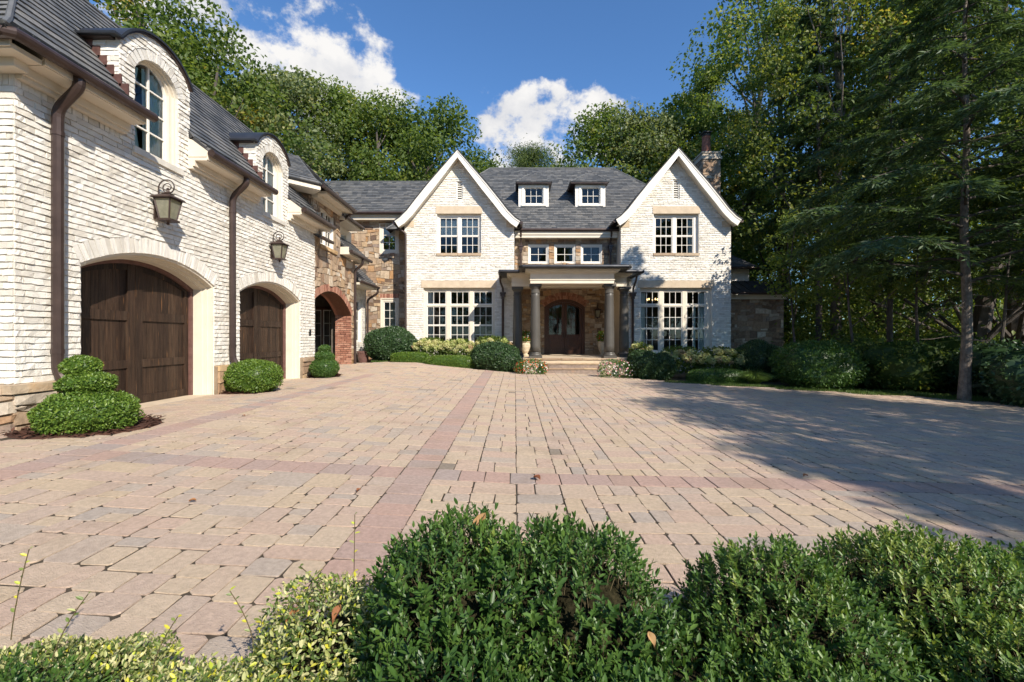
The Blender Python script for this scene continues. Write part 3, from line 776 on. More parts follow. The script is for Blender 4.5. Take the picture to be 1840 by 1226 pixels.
    # door lining, brown stop and the timber doors
    for a, b in DOORS:
        gd = empty('garage_door', (-6.7, (a + b) / 2, 0), HOUSE)
        path = lambda e: [(a + e, 0.0)] + arc(a + e, b - e, DVS, DRI - e * .15) + [(b - e, 0.0)]
        dn = lambda P, e: [(p[0], p[1] - e) if 0 < i < len(P) - 1 else p for i, p in enumerate(P)]
        j = MB().band(FG, path(0.0), dn(path(.04), .03), -.37, -.02)
        j.band(FG, dn(path(.041), .031), dn(path(.075), .06), -.37, -.12).band(FG, dn(path(.076), .061), dn(path(.10), .085), -.37, -.20)
        j.build('door_casing', MT['cream'], gd)
        MB().band(FG, dn(path(.06), .05), dn(path(.16), .14), -.45, -.375).build('door_stop', MT['door_frame'], gd)
        A, B = a + .15, b - .15; hw = (b - a) / 2; Rr = (hw * hw + DRI * DRI) / (2 * DRI); cy = DVS + DRI - Rr; uc = (a + b) / 2
        top = lambda u: cy + math.sqrt(Rr * Rr - (u - uc) ** 2) - .13
        for (l, r, hl) in ((A, uc - .004, 1), (uc + .004, B, 0)):
            so, si = (.11, .15) if hl else (.15, .11)
            n = 8; pw = (r - si - l - so) / n
            for i in range(n):
                x0 = l + so + pw * i + .002; x1 = x0 + pw - .004
                V = [FG(x, y, nn) for nn in (-.50, -.455) for x, y in ((x0, .05), (x1, .05), (x1, top(x1) - .05), (x0, top(x0) - .05))]
                mesh_from('plank', V, [(3, 2, 1, 0), (4, 5, 6, 7), (0, 1, 5, 4), (1, 2, 6, 5), (2, 3, 7, 6), (3, 0, 4, 7)], MT['wood'], gd, U(.25, 1))
            def board(u0, u1, v0, v1, name, pr=.0, t=None):
                mb = MB().fbox(FG, u0, u1, v0, v1, -.50, -.425 + pr, .4 if t is None else t); mb.build(name, MT['wood'], gd, tone=True)
            for u0, u1 in ((l, l + so), (r - si, r)):
                mb = MB(); V = [FG(x, y, nn) for nn in (-.50, -.424) for x, y in ((u0, .012), (u1, .012), (u1, top(u1)), (u0, top(u0)))]
                mb.add(V, [(3, 2, 1, 0), (4, 5, 6, 7), (0, 1, 5, 4), (1, 2, 6, 5), (2, 3, 7, 6), (3, 0, 4, 7)], U(.3, .7)); mb.build('stile', MT['wood'], gd, tone=True)
            for v0, v1 in ((.012, .15), (.66, .80), (1.49, 1.65)): board(l + so, r - si, v0, v1, 'rail', -.003, U(.3, .75))
            us = [l + so + (r - si - l - so) * i / 10 for i in range(11)]
            MB().band(FG, [(u, top(u)) for u in us], [(u, top(u) - .14) for u in us], -.50, -.428).build('top_rail', MT['wood'], gd)
        sill = MB().box(-6.86, -6.32, a + .01, b - .01, -.12, .006).build('threshold', MT['limestone'], HOUSE)
    # rainwater pipes
    def ds(y, xo, zt, parent=HOUSE):
        return pipe([(xo, y - .02, zt), (xo, y - .02, zt - .14), (-6.19, y, zt - .42), (-6.19, y, .72), (-6.08, y + .03, .55), (-6.08, y + .05, .30)], .066, parent, collars=[(-6.19, y, 3.95), (-6.19, y, 1.0)])
    ds(6.03, -5.88, EV + .10); ds(9.77, -5.88, EV + .10)
    MB().box(-6.30, -6.27, 13.60, 13.72, 1.26, 1.45).box(-6.269, -6.262, 13.64, 13.69, 1.31, 1.41).build('keypad', MT['iron'], HOUSE)
garage()

# -------- stone tower with the arched passage, and the low wing behind it
def tower():
    FT = Fr((-6.4, 0, 0), (0, 1, 0), (0, 0, 1))
    a0, a1, vs, ri = 13.72, 17.42, 2.05, .76
    outer = [(13.3, -.2), (17.85, -.2), (17.85, 4.2), (16.25, 4.2), (16.25, 5.72), (14.08, 5.72), (14.08, 4.3), (13.3, 4.3)]
    A = arch_poly(a0, a1, -.1, vs, ri, 28)
    ho = [(a0, -.1), (a0, vs)] + arch_out(arc(a0, a1, vs, ri, 28), .24) + [(a1, vs), (a1, -.1)]
    wn = rect(14.66, 15.87, 4.28, 5.56)
    wall = MB().slab(FT, outer, [A, wn], -.5, 0.0).build('stone_wall', MT['stone_joint'], HOUSE)
    ashlar(FT, [outer, ho, rect(14.62, 15.92, 4.16, 5.60)], wall, hr=(.16, .36), wr=(.18, .42), weight=1.4)
    ring(RB, FT, a0, a1, vs, ri, .24, wall, bw=.078, d=.016)
    q = arc(a0, a1, vs, ri, 28)
    MB().band(FT, arch_out(q, .10), q, -.62, -.003).build('arch_soffit', MT['red_brick'], HOUSE, tone=True)
    FP = Fr((-7.02, a1 - .012, 0), (1, 0, 0), (0, 0, 1))
    pier = MB().box(-7.02, -6.402, a1, a1 + .2, -.1, vs + .05).build('pier', MT['mortar'], HOUSE)
    courses(RB, FP, [rect(0, .625, .0, vs)], pier, h=.083, w=.225, gap=.014, d=.004)
    # the passage behind: dark walls, flagged floor, glazed door
    MB().box(-9.0, -8.7, 13.7, 19.0, -.1, 3.6).box(-9.0, -7.03, 18.55, 18.75, -.1, 3.6).box(-8.7, -6.9, 14.0, 18.5, 2.95, 3.05).box(-7.3, -7.03, 17.7, 18.5, -.1, 2.9).build('inner_wall', MT['room'], HOUSE)
    FD = Fr((-8.66, 18.5, .16), (1, 0, 0), (0, 0, 1))
    window(FD, (.02, 1.30, .0, 2.3), [(.08, .62, .05, 2.2, 2, 4, False), (.68, 1.22, .05, 2.2, 2, 4, False)], HOUSE, recess=0, trim='door_wood')
    window(FT, (14.66, 15.87, 4.28, 5.56), [(14.73, 15.23, 4.36, 5.48, 2, 4, True), (15.31, 15.80, 4.36, 5.48, 2, 4, True)], HOUSE, recess=.10, trim='white', curtains=[(14.7, 15.0, 4.3, 5.5, 'curtain')])
    V, F = block(FT, ((14.58, 4.16), (15.96, 4.16), (15.96, 4.275), (14.58, 4.275)), .06, .01, .008)
    mesh_from('sill', [tuple(v) for v in V], F, MT['ledge'], HOUSE, .3)
    # chamfered side above the garage roof
    FC = Fr((-8.0, 12.5, 0), (1, 1, 0), (0, 0, 1)); Lc = math.hypot(1.6, 1.6)
    cw = MB().slab(FC, rect(0, Lc, 4.2, 5.75), (), -.3, 0).build('stone_wall', MT['stone_joint'], HOUSE)
    ashlar(FC, [rect(0, Lc, 4.4, 5.72)], cw, hr=(.18, .36), wr=(.22, .5), weight=1.4)
    # eaves and hipped roof
    ze = 5.86; E0, E1, E2, E3 = (-9.6, 16.35, ze), (-5.88, 16.35, ze), (-5.88, 13.55, ze), (-7.6, 11.83, ze)
    M0, M1, M2, M3 = (-9.6, 16.1, ze + .22), (-6.15, 16.1, ze + .22), (-6.15, 13.66, ze + .22), (-7.75, 12.06, ze + .22); AP = (-7.45, 15.25, 7.42); AB = (-9.6, 14.9, 7.42)
    facet([E2, E1, M1, M2], HOUSE); facet([E3, E2, M2, M3], HOUSE); facet([M2, M1, AP], HOUSE, weight=1.4); facet([M3, M2, AP, (-8.6, 14.1, 7.42)], HOUSE, weight=1.4); facet([E1, E0, AB, AP], HOUSE)
    MB().tube([E2, M2, AP], .03, 6).tube([E1, M1, AP], .03, 6).build('ridge_cap', MT['slate'], HOUSE, tone=True)
    s = MB(); s.box(-6.39, -5.93, 14.0, 16.3, ze - .13, ze - .05); s.box(-6.39, -6.2, 14.0, 16.24, ze - .24, ze - .131)
    FE = Fr((-7.6, 11.92, 0), (1, 1, 0), (0, 0, 1)); s.fbox(FE, 0, 2.36, ze - .16, ze + .02, -.03, .01); s.fbox(FE, 0, 2.36, ze - .18, ze - .10, -.55, -.031)
    s.build('soffit', MT['cream'], HOUSE)
    gutter([(-5.86, 13.6, ze - .02), (-5.86, 16.4, ze - .02)], HOUSE, .065)
    pipe([(-5.92, 16.3, ze - .06), (-6.2, 16.3, ze - .3), (-6.55, 16.32, ze - .42)], .05, HOUSE)
    # upper wing beyond the tower
    FW = Fr((-6.72, 0, 0), (0, 1, 0), (0, 0, 1))
    MB().slab(FW, rect(16.2, 18.3, 4.0, 5.5), [rect(16.9, 17.8, 4.75, 5.3)], -.3, 0).build('wall', MT['cream'], HOUSE)
    window(FW, (16.9, 17.8, 4.75, 5.3), [(16.95, 17.33, 4.78, 5.26, 2, 2, False), (17.37, 17.76, 4.78, 5.26, 2, 2, False)], HOUSE, recess=.05, trim='cream')
    z2 = 5.62
    facet([(-6.15, 16.0, z2), (-6.15, 18.0, z2), (-8.2, 18.0, z2 + 1.7), (-8.2, 16.0, z2 + 1.7)], HOUSE)
    MB().box(-6.72, -6.2, 16.2, 17.95, z2 - .12, z2 - .04).box(-6.72, -6.1, 17.951, 18.0, z2 - .12, z2 + .04).build('soffit', MT['cream'], HOUSE)
    gutter([(-6.12, 16.2, z2), (-6.12, 18.05, z2)], HOUSE, .06)
    # pent roof over the arch wall
    z3 = 4.36
    facet([(-6.0, 16.27, z3), (-6.0, 18.5, z3), (-6.74, 18.5, z3 + .72), (-6.74, 16.27, z3 + .72)], HOUSE)
    MB().box(-6.38, -6.05, 16.27, 18.45, z3 - .11, z3 - .03).box(-6.38, -6.06, 16.255, 16.269, z3 - .11, z3 + .16).box(-6.72, -6.05, 18.451, 18.5, z3 - .11, z3 + .02).build('soffit', MT['cream'], HOUSE)
    gutter([(-5.97, 16.25, z3), (-5.97, 18.55, z3)], HOUSE, .06)
    # short pent at the near end of the tower, beside the garage eaves
    facet([(-6.02, 13.9, 4.33), (-6.02, 14.62, 4.33), (-6.4, 14.62, 4.55), (-6.4, 13.9, 4.55)], HOUSE); gutter([(-5.99, 13.9, 4.32), (-5.99, 14.66, 4.32)], HOUSE, .055)
    pipe([(-6.0, 17.62, z3 - .03), (-6.02, 17.62, z3 - .25), (-6.32, 17.62, z3 - .5), (-6.32, 17.62, .16)], .05, HOUSE, collars=[(-6.32, 17.62, 2.4)])
    # bay with white brick
    FB = Fr((-6.95, 0, 0), (0, 1, 0), (0, 0, 1))
    bw = MB().slab(FB, rect(18.1, 20.75, -.1, 3.5), [rect(18.7, 20.2, 1.0, 2.9)], -.3, -.006).build('brick_wall', MT['mortar'], HOUSE)
    courses(BR, FB, [rect(18.1, 20.75, .1, 3.3), rect(18.66, 20.24, .94, 2.95)], bw, cols=1)
    window(FB, (18.7, 20.2, 1.0, 2.9), [(18.76, 19.42, 1.05, 2.85, 2, 4, True), (19.48, 20.14, 1.05, 2.85, 2, 4, True)], HOUSE, recess=.08, trim='white')
    facet([(-6.3, 18.2, 3.52), (-6.3, 20.5, 3.52), (-7.25, 20.5, 4.5), (-7.25, 18.2, 4.5)], HOUSE)
    MB().box(-6.95, -6.35, 18.2, 20.45, 3.38, 3.47).build('soffit', MT['cream'], HOUSE)
    gutter([(-6.27, 18.2, 3.5), (-6.27, 20.55, 3.5)], HOUSE, .06)
    pipe([(-6.3, 20.48, 3.45), (-6.3, 20.48, 3.25), (-6.78, 20.5, 2.95), (-6.78, 20.5, .15)], .05, HOUSE)
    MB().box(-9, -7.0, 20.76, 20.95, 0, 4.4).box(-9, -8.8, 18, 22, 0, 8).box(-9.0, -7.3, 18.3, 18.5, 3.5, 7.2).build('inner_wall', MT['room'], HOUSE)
tower()
# -------- main house
YF = 20.9
def FA(y): return Fr((0, y, 0), (1, 0, 0), (0, 0, 1))
def main_house():
    # link wall between tower and left gable
    D = 22.0; f = FA(D)
    lx0, lx1 = -8.4, X(727, D) + .05
    w1 = (X(682, D), X(716.6, D), Zp(456, D), Zp(402, D)); w2 = (X(684, D), X(716.5, D), Zp(608, D), Zp(536, D))
    wall = MB().slab(f, rect(lx0, lx1, -.2, 7.1), [rect(*w1), rect(*w2)], -.3, 0).build('stone_wall', MT['stone_joint'], HOUSE)
    sb = rect(X(681, D), X(717, D), Zp(535.5, D), Zp(528, D))
    hole1 = rect(*w1); hole2 = rect(w2[0], w2[1], w2[2], Zp(528, D))
    ashlar(f, [rect(lx0, lx1, 0, 7.05), hole1, hole2], wall, hr=(.16, .36), wr=(.2, .5), weight=1.2)
    courses(RB, f, [rect(w2[0] - .03, w2[1] + .03, Zp(536, D), Zp(528, D))], wall, h=.21, w=.08, stagger=False, wj=.003, d=.02)
    for w, nr in ((w1, 3), (w2, 4)):
        window(f, w, [(w[0] + .15, w[1] - .15, w[2] + .16, w[3] - .17, 2, nr, False)], HOUSE, recess=-.01, trim='cream', shade=[(w[0] + .14, w[1] - .14, w[3] - .62, w[3] - .1)] if nr == 3 else None)
    ze = 7.26
    facet([(-10.5, 21.5, ze), (-4.4, 21.5, ze), (-4.4, 23.72, ze + 2.24), (-10.5, 23.72, ze + 2.24)], HOUSE)
    facet([(-10.5, 26, ze), (-4.4, 26, ze), (-4.4, 23.72, ze + 2.24), (-10.5, 23.72, ze + 2.24)], HOUSE, tiles=False)
    MB().tube([(-10.5, 23.72, ze + 2.26), (-4, 23.72, ze + 2.26)], .04, 6).build('ridge_cap', MT['slate'], HOUSE, tone=True)
    MB().box(-9, -5.2, 21.62, 21.995, ze - .32, ze - .08).box(-9, -5.2, 21.55, 21.619, ze - .16, ze - .03).build('soffit', MT['cream'], HOUSE)
    gutter([(-9, 21.46, ze - .03), (-5.3, 21.46, ze - .03)], HOUSE, .07)
    # the two gables
    def gable(cx, xl, xr, top, win2, win1, vent, units2, units1, cur1, kneel, shade2, cur2):
        f = FA(YF)
        prof_px = [(-114, 128), (-105, 122), (-92, 109), (-75, 87), (-54, 61), (0, 0), (54, 61), (75, 87), (92, 109), (105, 122), (114, 128)]
        DR = YF - .45
        prof = [(X(cx + dx, DR), Zp(top + dy, DR)) for dx, dy in prof_px]
        # wall outline follows the underside of the rakes
        tp = [(xr, 402), (cx + 96, 399), (cx + 82, 383), (cx + 52, 345), (cx, 284), (cx - 52, 345), (cx - 82, 383), (cx - 96, 399), (xl, 402)]
        out = [(X(xl, YF), -.35), (X(xr, YF), -.35)] + [(X(a, YF), Zp(b, YF)) for a, b in tp]
        r2 = (X(win2[0], YF), X(win2[1], YF), Zp(win2[3], YF), Zp(win2[2], YF)); r1 = (X(win1[0], YF), X(win1[1], YF), Zp(win1[3], YF), Zp(win1[2], YF))
        rv = (X(vent[0], YF), X(vent[1], YF), Zp(vent[3], YF), Zp(vent[2], YF))
        wall = MB().slab(f, out, [rect(*r2), rect(*r1), rect(*rv)], -.35, -.006).build('brick_wall', MT['mortar'], HOUSE)
        l2 = (X(win2[0] - 2, YF), X(win2[1] + 2, YF), Zp(384.3, YF), Zp(371, YF)); l1 = (X(win1[0] - 4, YF), X(win1[1] + 3, YF), Zp(517.3, YF), Zp(504.5, YF))
        s2 = (X(win2[0] - 1, YF), X(win2[1], YF), Zp(460, YF), Zp(455.2, YF))
        kn = [rect(X(xl, YF) + .0, X(kneel[0], YF), Zp(409, YF), Zp(398, YF)), rect(X(kneel[1], YF), X(xr, YF), Zp(409, YF), Zp(398, YF))]
        courses(BR, f, [out, rect(l2[0], l2[1], s2[2], l2[3]), rect(r1[0], r1[1], r1[2], l1[3]), rect(*rv)], wall, h=.0845, w=.235, gap=.006, gv=.018, d=.018, jn=.010, jd=.008, droop=.005, cols=3)
        for r in (l2, l1):
            V, F = block(f, ((r[0], r[2]), (r[1], r[2]), (r[1], r[3]), (r[0], r[3])), .035, .002, .002, back=-.1, cols=4); mesh_from('lintel', [tuple(v) for v in V], F, MT['limestone'], HOUSE)
        m = s2[0] + (s2[1] - s2[0]) * .47
        for a, b in ((s2[0], m - .005), (m + .005, s2[1])):
            V, F = block(f, ((a, s2[2]), (b, s2[2]), (b, s2[3]), (a, s2[3])), .06, .006, .006, back=-.15, cols=4); mesh_from('sill', [tuple(v) for v in V], F, MT['ledge'], HOUSE, U(.6, 1))
        for q in kn:
            V, F = block(f, q, .03, .002, .002, cols=2); mesh_from('kneeler_stone', [tuple(v) for v in V], F, MT['limestone'], HOUSE)
        # jamb brick beside the upper lintel and sill
        for a, b in ((l2[0], r2[0]), (r2[1], l2[1])):
            if b - a > .03: courses(BR, f, [rect(a, b, s2[3], l2[2])], wall, h=.0845, w=.3, cols=1)
        # louvred vent
        v = empty('vent', f((rv[0] + rv[1]) / 2, rv[2]), HOUSE)
        MB().fbox(f, rv[0], rv[0] + .05, rv[2], rv[3], -.12, -.03).fbox(f, rv[1] - .05, rv[1], rv[2], rv[3], -.12, -.03).fbox(f, rv[0] + .05, rv[1] - .05, rv[3] - .05, rv[3], -.12, -.03).build('frame', MT['white'], v)
        n = 8
        for i in range(n):
            z = rv[2] + .02 + (rv[3] - rv[2] - .08) * i / n
            mb = MB(); V = [f(u, z + dz, nn) for u in (rv[0] + .05, rv[1] - .05) for dz, nn in ((0, -.04), (.012, -.035), (.10, -.13), (.088, -.135))]
            mb.add(V, [(0, 1, 2, 3), (4, 5, 6, 7), (0, 1, 5, 4), (1, 2, 6, 5), (2, 3, 7, 6), (3, 0, 4, 7)]); mb.build('slat', MT['white'], v)
        MB().fbox(f, rv[0], rv[1], rv[2], rv[3], -.3, -.28).build('back_panel', MT['dark'], v)
        # roof and rakes
        off = lambda e: arch_out(prof, -e)
        n1 = .50
        MB().band(f, prof, off(.055), -4.6, n1).build('roof', MT['slate_deck'], HOUSE)
        MB().band(f, off(.056), off(.115), n1 - .10, n1 - .012).band(f, off(.116), off(.36), n1 - .10, n1 - .035).band(f, off(.361), off(.385), n1 - .10, n1 - .02).build('rake_board', MT['white'], HOUSE)
        MB().band(f, off(.30), off(.33), .01, n1 - .101).build('soffit', MT['cream'], HOUSE)
        for sg, e in ((-1, prof[0]), (1, prof[-1])):
            gutter([f(e[0] + sg * .02, e[1] - .10, n1 - .08), f(e[0] + sg * .02, e[1] - .10, -.9)], HOUSE, .07)
        # windows
        def un(L): return [(X(a, YF), X(b, YF), Zp(d, YF), Zp(c, YF), nc, nr, db) for a, b, c, d, nc, nr, db in L]
        cc = lambda L: [(X(a, YF), X(b, YF), Zp(d, YF), Zp(c, YF), m) for a, b, c, d, m in L]
        window(f, r2, un(units2), HOUSE, recess=.13, trim='white', shade=[(X(a, YF), X(b, YF), Zp(d, YF), Zp(c, YF)) for a, b, c, d in shade2], curtains=cc(cur2))
        window(f, r1, un(units1), HOUSE, recess=.13, trim='cream', curtains=cc(cur1))
        a, b = X(xl, YF) + .36, X(xr, YF) - .36
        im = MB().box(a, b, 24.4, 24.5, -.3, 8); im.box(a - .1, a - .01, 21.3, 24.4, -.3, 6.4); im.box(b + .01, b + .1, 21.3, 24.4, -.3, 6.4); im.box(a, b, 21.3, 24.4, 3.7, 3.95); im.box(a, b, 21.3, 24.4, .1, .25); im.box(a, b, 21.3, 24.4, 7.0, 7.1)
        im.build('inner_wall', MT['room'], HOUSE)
        return wall, f
    u2 = lambda a, b, c, d: [(a, b, 390, 456, 3, 4, True), (c, d, 390, 456, 3, 4, True)]
    def u1(c, bot): return [(a, b, 523, 547, 3, 1, False) for a, b in c] + [(a, b, 550, bot, 3, 4, True) for a, b in c]
    gable(822, 727, 924, 268, (785.5, 864.5, 384, 456), (761, 889, 517, 622), (820, 831.5, 325, 360), u2(789, 822, 827.5, 860), u1([(766, 801), (808.5, 843), (850, 885)], 619),
          [(767, 779, 523, 619, 'curtain')], (744, 910), [(791, 820, 394, 424), (829, 858, 394, 424)], [])
    gable(1219.5, 1115.5, 1313, 265, (1174.5, 1255.5, 384, 456), (1150, 1279, 517, 634), (1209, 1221, 323, 358), u2(1178.5, 1210, 1216.5, 1248), u1([(1152, 1186), (1193.5, 1228), (1235.5, 1270)], 631),
          [(1153, 1163, 526, 631, 'curtain'), (1258, 1270, 526, 631, 'curtain'), (1248, 1254, 550, 631, 'teal')], (1131, 1297), [], [(1240, 1248, 392, 455, 'curtain')])
    # sides of the right gable and closing walls
    xr = X(1115.5, YF)
    MB().box(xr, xr + .3, YF + .36, 23.0, -.3, 6.3).build('wall', MT['cream'], HOUSE)
    MB().box(X(1313, YF) - .3, X(1313, YF), YF + .36, 24.6, -.4, 6.9).build('brick_wall', MT['mortar'], HOUSE)
    MB().box(X(924, YF) - .3, X(924, YF), YF + .36, 23.0, -.3, 6.3).box(X(727, YF), X(727, YF) + .3, YF + .36, 22.3, -.2, 7.2).build('brick_wall', MT['mortar'], HOUSE)
    # main roof
    e0, er, zE, zR, yE, yR = -6.2, 10.5, 6.42, 11.12, 21.4, 26.1
    ra, rb = X(880, yR), X(1103, yR)
    facet([(e0, yE, zE), (er, yE, zE), (rb, yR, zR), (ra, yR, zR)], HOUSE)
    facet([(er, yE, zE), (er, 30.8, zE), (rb, yR, zR)], HOUSE, tiles=False); facet([(e0, yE, zE), (e0, 30.8, zE), (ra, yR, zR)], HOUSE, tiles=False); facet([(e0, 30.8, zE), (er, 30.8, zE), (rb, yR, zR), (ra, yR, zR)], HOUSE, tiles=False)
    MB().tube([(ra, yR, zR + .02), (rb, yR, zR + .02)], .045, 6).tube([(rb, yR, zR + .02), (er, yE, zE + .02)], .04, 6).tube([(ra, yR, zR + .02), (e0, yE, zE + .02)], .04, 6).build('ridge_cap', MT['slate'], HOUSE, tone=True)
    MB().box(-9, 10.6, 30.4, 30.7, -.5, 7.3).box(-9, 10.6, 24.6, 30.4, 3.6, 3.8).build('brick_wall', MT['mortar'], HOUSE)
    gutter([(X(935, 21.3), 21.33, zE - .04), (X(1112, 21.3), 21.33, zE - .04)], HOUSE, .075)
    MB().box(.0, 4.95, 21.42, 21.795, 6.02, 6.30).box(.0, 4.95, 21.38, 21.419, 6.16, 6.34).build('soffit', MT['cream'], HOUSE)
    # stone wall of the upper floor between the gables, three windows
    D = 21.8; f = FA(D)
    W3 = [(949, 986), (996, 1034), (1043.5, 1082)]
    ops = [(X(a, D), X(b, D), Zp(474, D), Zp(439.5, D)) for a, b in W3]
    wall = MB().slab(f, rect(-.02, 4.98, 3.9, 6.2), [rect(*o) for o in ops], -.3, 0).build('stone_wall', MT['stone_joint'], HOUSE)
    ashlar(f, [rect(0, 4.97, 4.0, 6.05)] + [rect(*o) for o in ops], wall, hr=(.14, .3), wr=(.16, .4), d=.015)
    for o in ops: window(f, o, [(o[0] + .09, o[1] - .09, o[2] + .08, o[3] - .09, 2, 2, False)], HOUSE, recess=.05, trim='white')
    MB().box(.1, 4.9, 24.3, 24.4, 3.9, 8).box(.1, 4.9, 22.2, 24.3, 6.6, 6.7).build('inner_wall', MT['room'], HOUSE)
    # hopper heads and their pipes
    for x in (936, 1097):
        X0 = X(x, 21.6)
        h = MB().box(X0 - .12, X0 + .12, 21.5, 21.74, 5.62, 5.70).box(X0 - .09, X0 + .09, 21.53, 21.74, 5.46, 5.619).box(X0 - .06, X0 + .06, 21.56, 21.72, 5.36, 5.459).build('hopper_head', MT['bronze'], HOUSE)
        pipe([(X0, 21.36, zE - .08), (X0, 21.4, 6.1), (X0, 21.62, 5.9), (X0, 21.62, 5.6)], .045, HOUSE); pipe([(X0, 21.64, 5.4), (X0, 21.64, 4.2)], .05, HOUSE)
    # roof dormers
    for xa, xb, wa, wb, ea, eb, ap in ((931.6, 986, 941.5, 976.5, 927, 992, 958.5), (1033.7, 1087.7, 1044, 1079, 1024.6, 1094.7, 1059)):
        D = 22.9; f = FA(D); dm = empty('dormer', f(X(ap, D), Zp(374, D)), HOUSE)
        a, b = X(xa, D), X(xb, D); z0, z1 = Zp(374, D), Zp(328, D); op = (X(wa, D), X(wb, D), Zp(367, D), Zp(336, D))
        MB().slab(f, rect(a, b, z0, z1), [rect(*op)], -.15, 0).fbox(f, op[0] - .10, op[0], op[2], op[3], 0, .03).fbox(f, op[1], op[1] + .10, op[2], op[3], 0, .03).fbox(f, op[0] - .10, op[1] + .10, op[3], op[3] + .1, 0, .03).fbox(f, op[0] - .14, op[1] + .14, op[2] - .1, op[2], 0, .05).build('dormer_front', MT['white'], dm)
        MB().box(a, a + .1, D + .15, D + 2.2, z0 + .0, z1).box(b - .1, b, D + .15, D + 2.2, z0, z1).box(a + .1, b - .1, D + 1.0, D + 1.1, z0, z1).build('cheek', MT['dark_metal'], dm)
        window(f, op, [(op[0] + .03, op[1] - .03, op[2] + .03, op[3] - .03, 3, 2, False)], HOUSE, recess=.06, trim='white')
        # eaves board and hipped roof
        y0 = D - .25; A, B = X(ea, y0), X(eb, y0); zE2 = Zp(327, y0); xc = X(ap, D + .8); zA = Zp(309.5, D + .85)
        MB().box(A + .03, B - .03, y0 + .02, D + 1.8, zE2 - .06, zE2 - .015).build('eave_board', MT['bronze'], dm)
        P = (xc, D + .85, zA); Q = (xc, D + 2.4, zA)
        for pts in ([(A, y0, zE2), (B, y0, zE2), P], [(B, y0, zE2), (B, D + 2.4, zE2), Q, P], [(A, y0, zE2), (A, D + 2.4, zE2), Q, P]): facet(pts, dm if False else HOUSE)
        MB().tube([(A, y0, zE2 + .02), P, (B, y0, zE2 + .02)], .03, 6).tube([P, Q], .03, 6).build('ridge_cap', MT['slate'], dm, tone=True)
    shade_tone = lambda: random.choice([0, .03, .08, .12, .15, .4, .72, .76, .78, .05, .52]) + U(0, .03)  # dark brown-grey stones; tree shade on wing and chimney put into their colour
    # right wing: stone, metal roof, small hipped block, chimney
    D = 21.6; f = FA(D)
    wall = MB().slab(f, rect(10.2, X(1408, D), -.8, 3.2), (), -3, 0).build('stone_wall', MT['stone_joint'], HOUSE)
    ashlar(f, [rect(10.25, X(1408, D), -.55, 3.1)], wall, hr=(.14, .34), wr=(.2, .5), tone=shade_tone)
    MB().box(10.2, X(1410, D), 21.4, 21.595, 3.06, 3.28).build('soffit', MT['cream'], HOUSE)
    xe = X(1427, 21.2)
    o, fr = facet([(10.2, 21.15, 3.38), (xe, 21.15, 3.38), (12.55, 22.7, 4.1), (10.2, 22.7, 4.1)], HOUSE, tiles=False, m='dark_metal')
    for i in range(8):
        u = .2 + i * .42
        MB().fbox(fr, u, u + .025, .02, 1.66 - max(0, (u - 2.3)) * 2.0, .0, .04).build('standing_seam', MT['dark_metal'], o)
    facet([(xe, 21.15, 3.38), (xe, 25, 3.38), (12.55, 25, 4.1), (12.55, 22.7, 4.1)], HOUSE, tiles=False, m='dark_metal')
    gutter([(10.3, 21.1, 3.33), (xe + .02, 21.1, 3.33)], HOUSE, .065)
    D = 24.0; f = FA(D)
    wall = MB().slab(f, rect(10.2, X(1346, D), 3.5, 5.0), (), -3, -.006).build('brick_wall', MT['mortar'], HOUSE)
    courses(BR, f, [rect(10.3, X(1346, D), 3.6, 4.95)], wall, cols=1)
    xe = X(1364, 23.5); ze = Zp(480, 23.6)
    facet([(10.2, 23.55, ze), (xe, 23.55, ze), (11.6, 25.2, ze + 1.2), (10.2, 25.2, ze + 1.2)], HOUSE)
    facet([(xe, 23.55, ze), (xe, 27.5, ze), (11.6, 26, ze + 1.2), (11.6, 25.2, ze + 1.2)], HOUSE, tiles=False)
    gutter([(10.3, 23.5, ze - .05), (xe, 23.5, ze - .05)], HOUSE, .07)
    D = 24.6; a, b, zt = X(1262, D), X(1296, D), Zp(286, D)
    ch = MB().box(a + .03, b - .03, D + .03, D + 1.2, 6, zt).build('chimney', MT['stone_joint'], HOUSE)
    ashlar(FA(D + .03), [rect(a + .03, b - .03, 7.0, zt)], ch, hr=(.14, .32), wr=(.2, .55), tone=shade_tone)
    ashlar(Fr((a + .03, D + 1.2, 0), (0, -1, 0), (0, 0, 1)), [rect(0, 1.17, 8.0, zt)], ch, hr=(.14, .32), wr=(.2, .55), tone=shade_tone)
    MB().box(a - .04, b + .04, D - .04, D + 1.26, zt + .001, zt + .16).box(a + .02, b - .02, D + .02, D + 1.2, zt + .161, zt + .34).box(a - .03, b + .03, D - .03, D + 1.24, zt + .341, zt + .42).build('chimney_cap', MT['stone'], ch, tone=True)
    cx = (a + b) / 2 - .1
    MB().lathe((cx, D + .5, zt + .42), [(.26, 0), (.27, .08), (.25, .1), (.21, .9), (.23, .95), (.23, 1.02)], 16).build('chimney_pot', MT['terra'], ch, smooth=False)
    MB().box(cx - .17, cx + .17, D + .33, D + .67, zt + 1.50, zt + 1.62).box(cx - .24, cx + .24, D + .26, D + .74, zt + 1.621, zt + 1.68).build('pot_cap', MT['iron'], ch)
main_house()

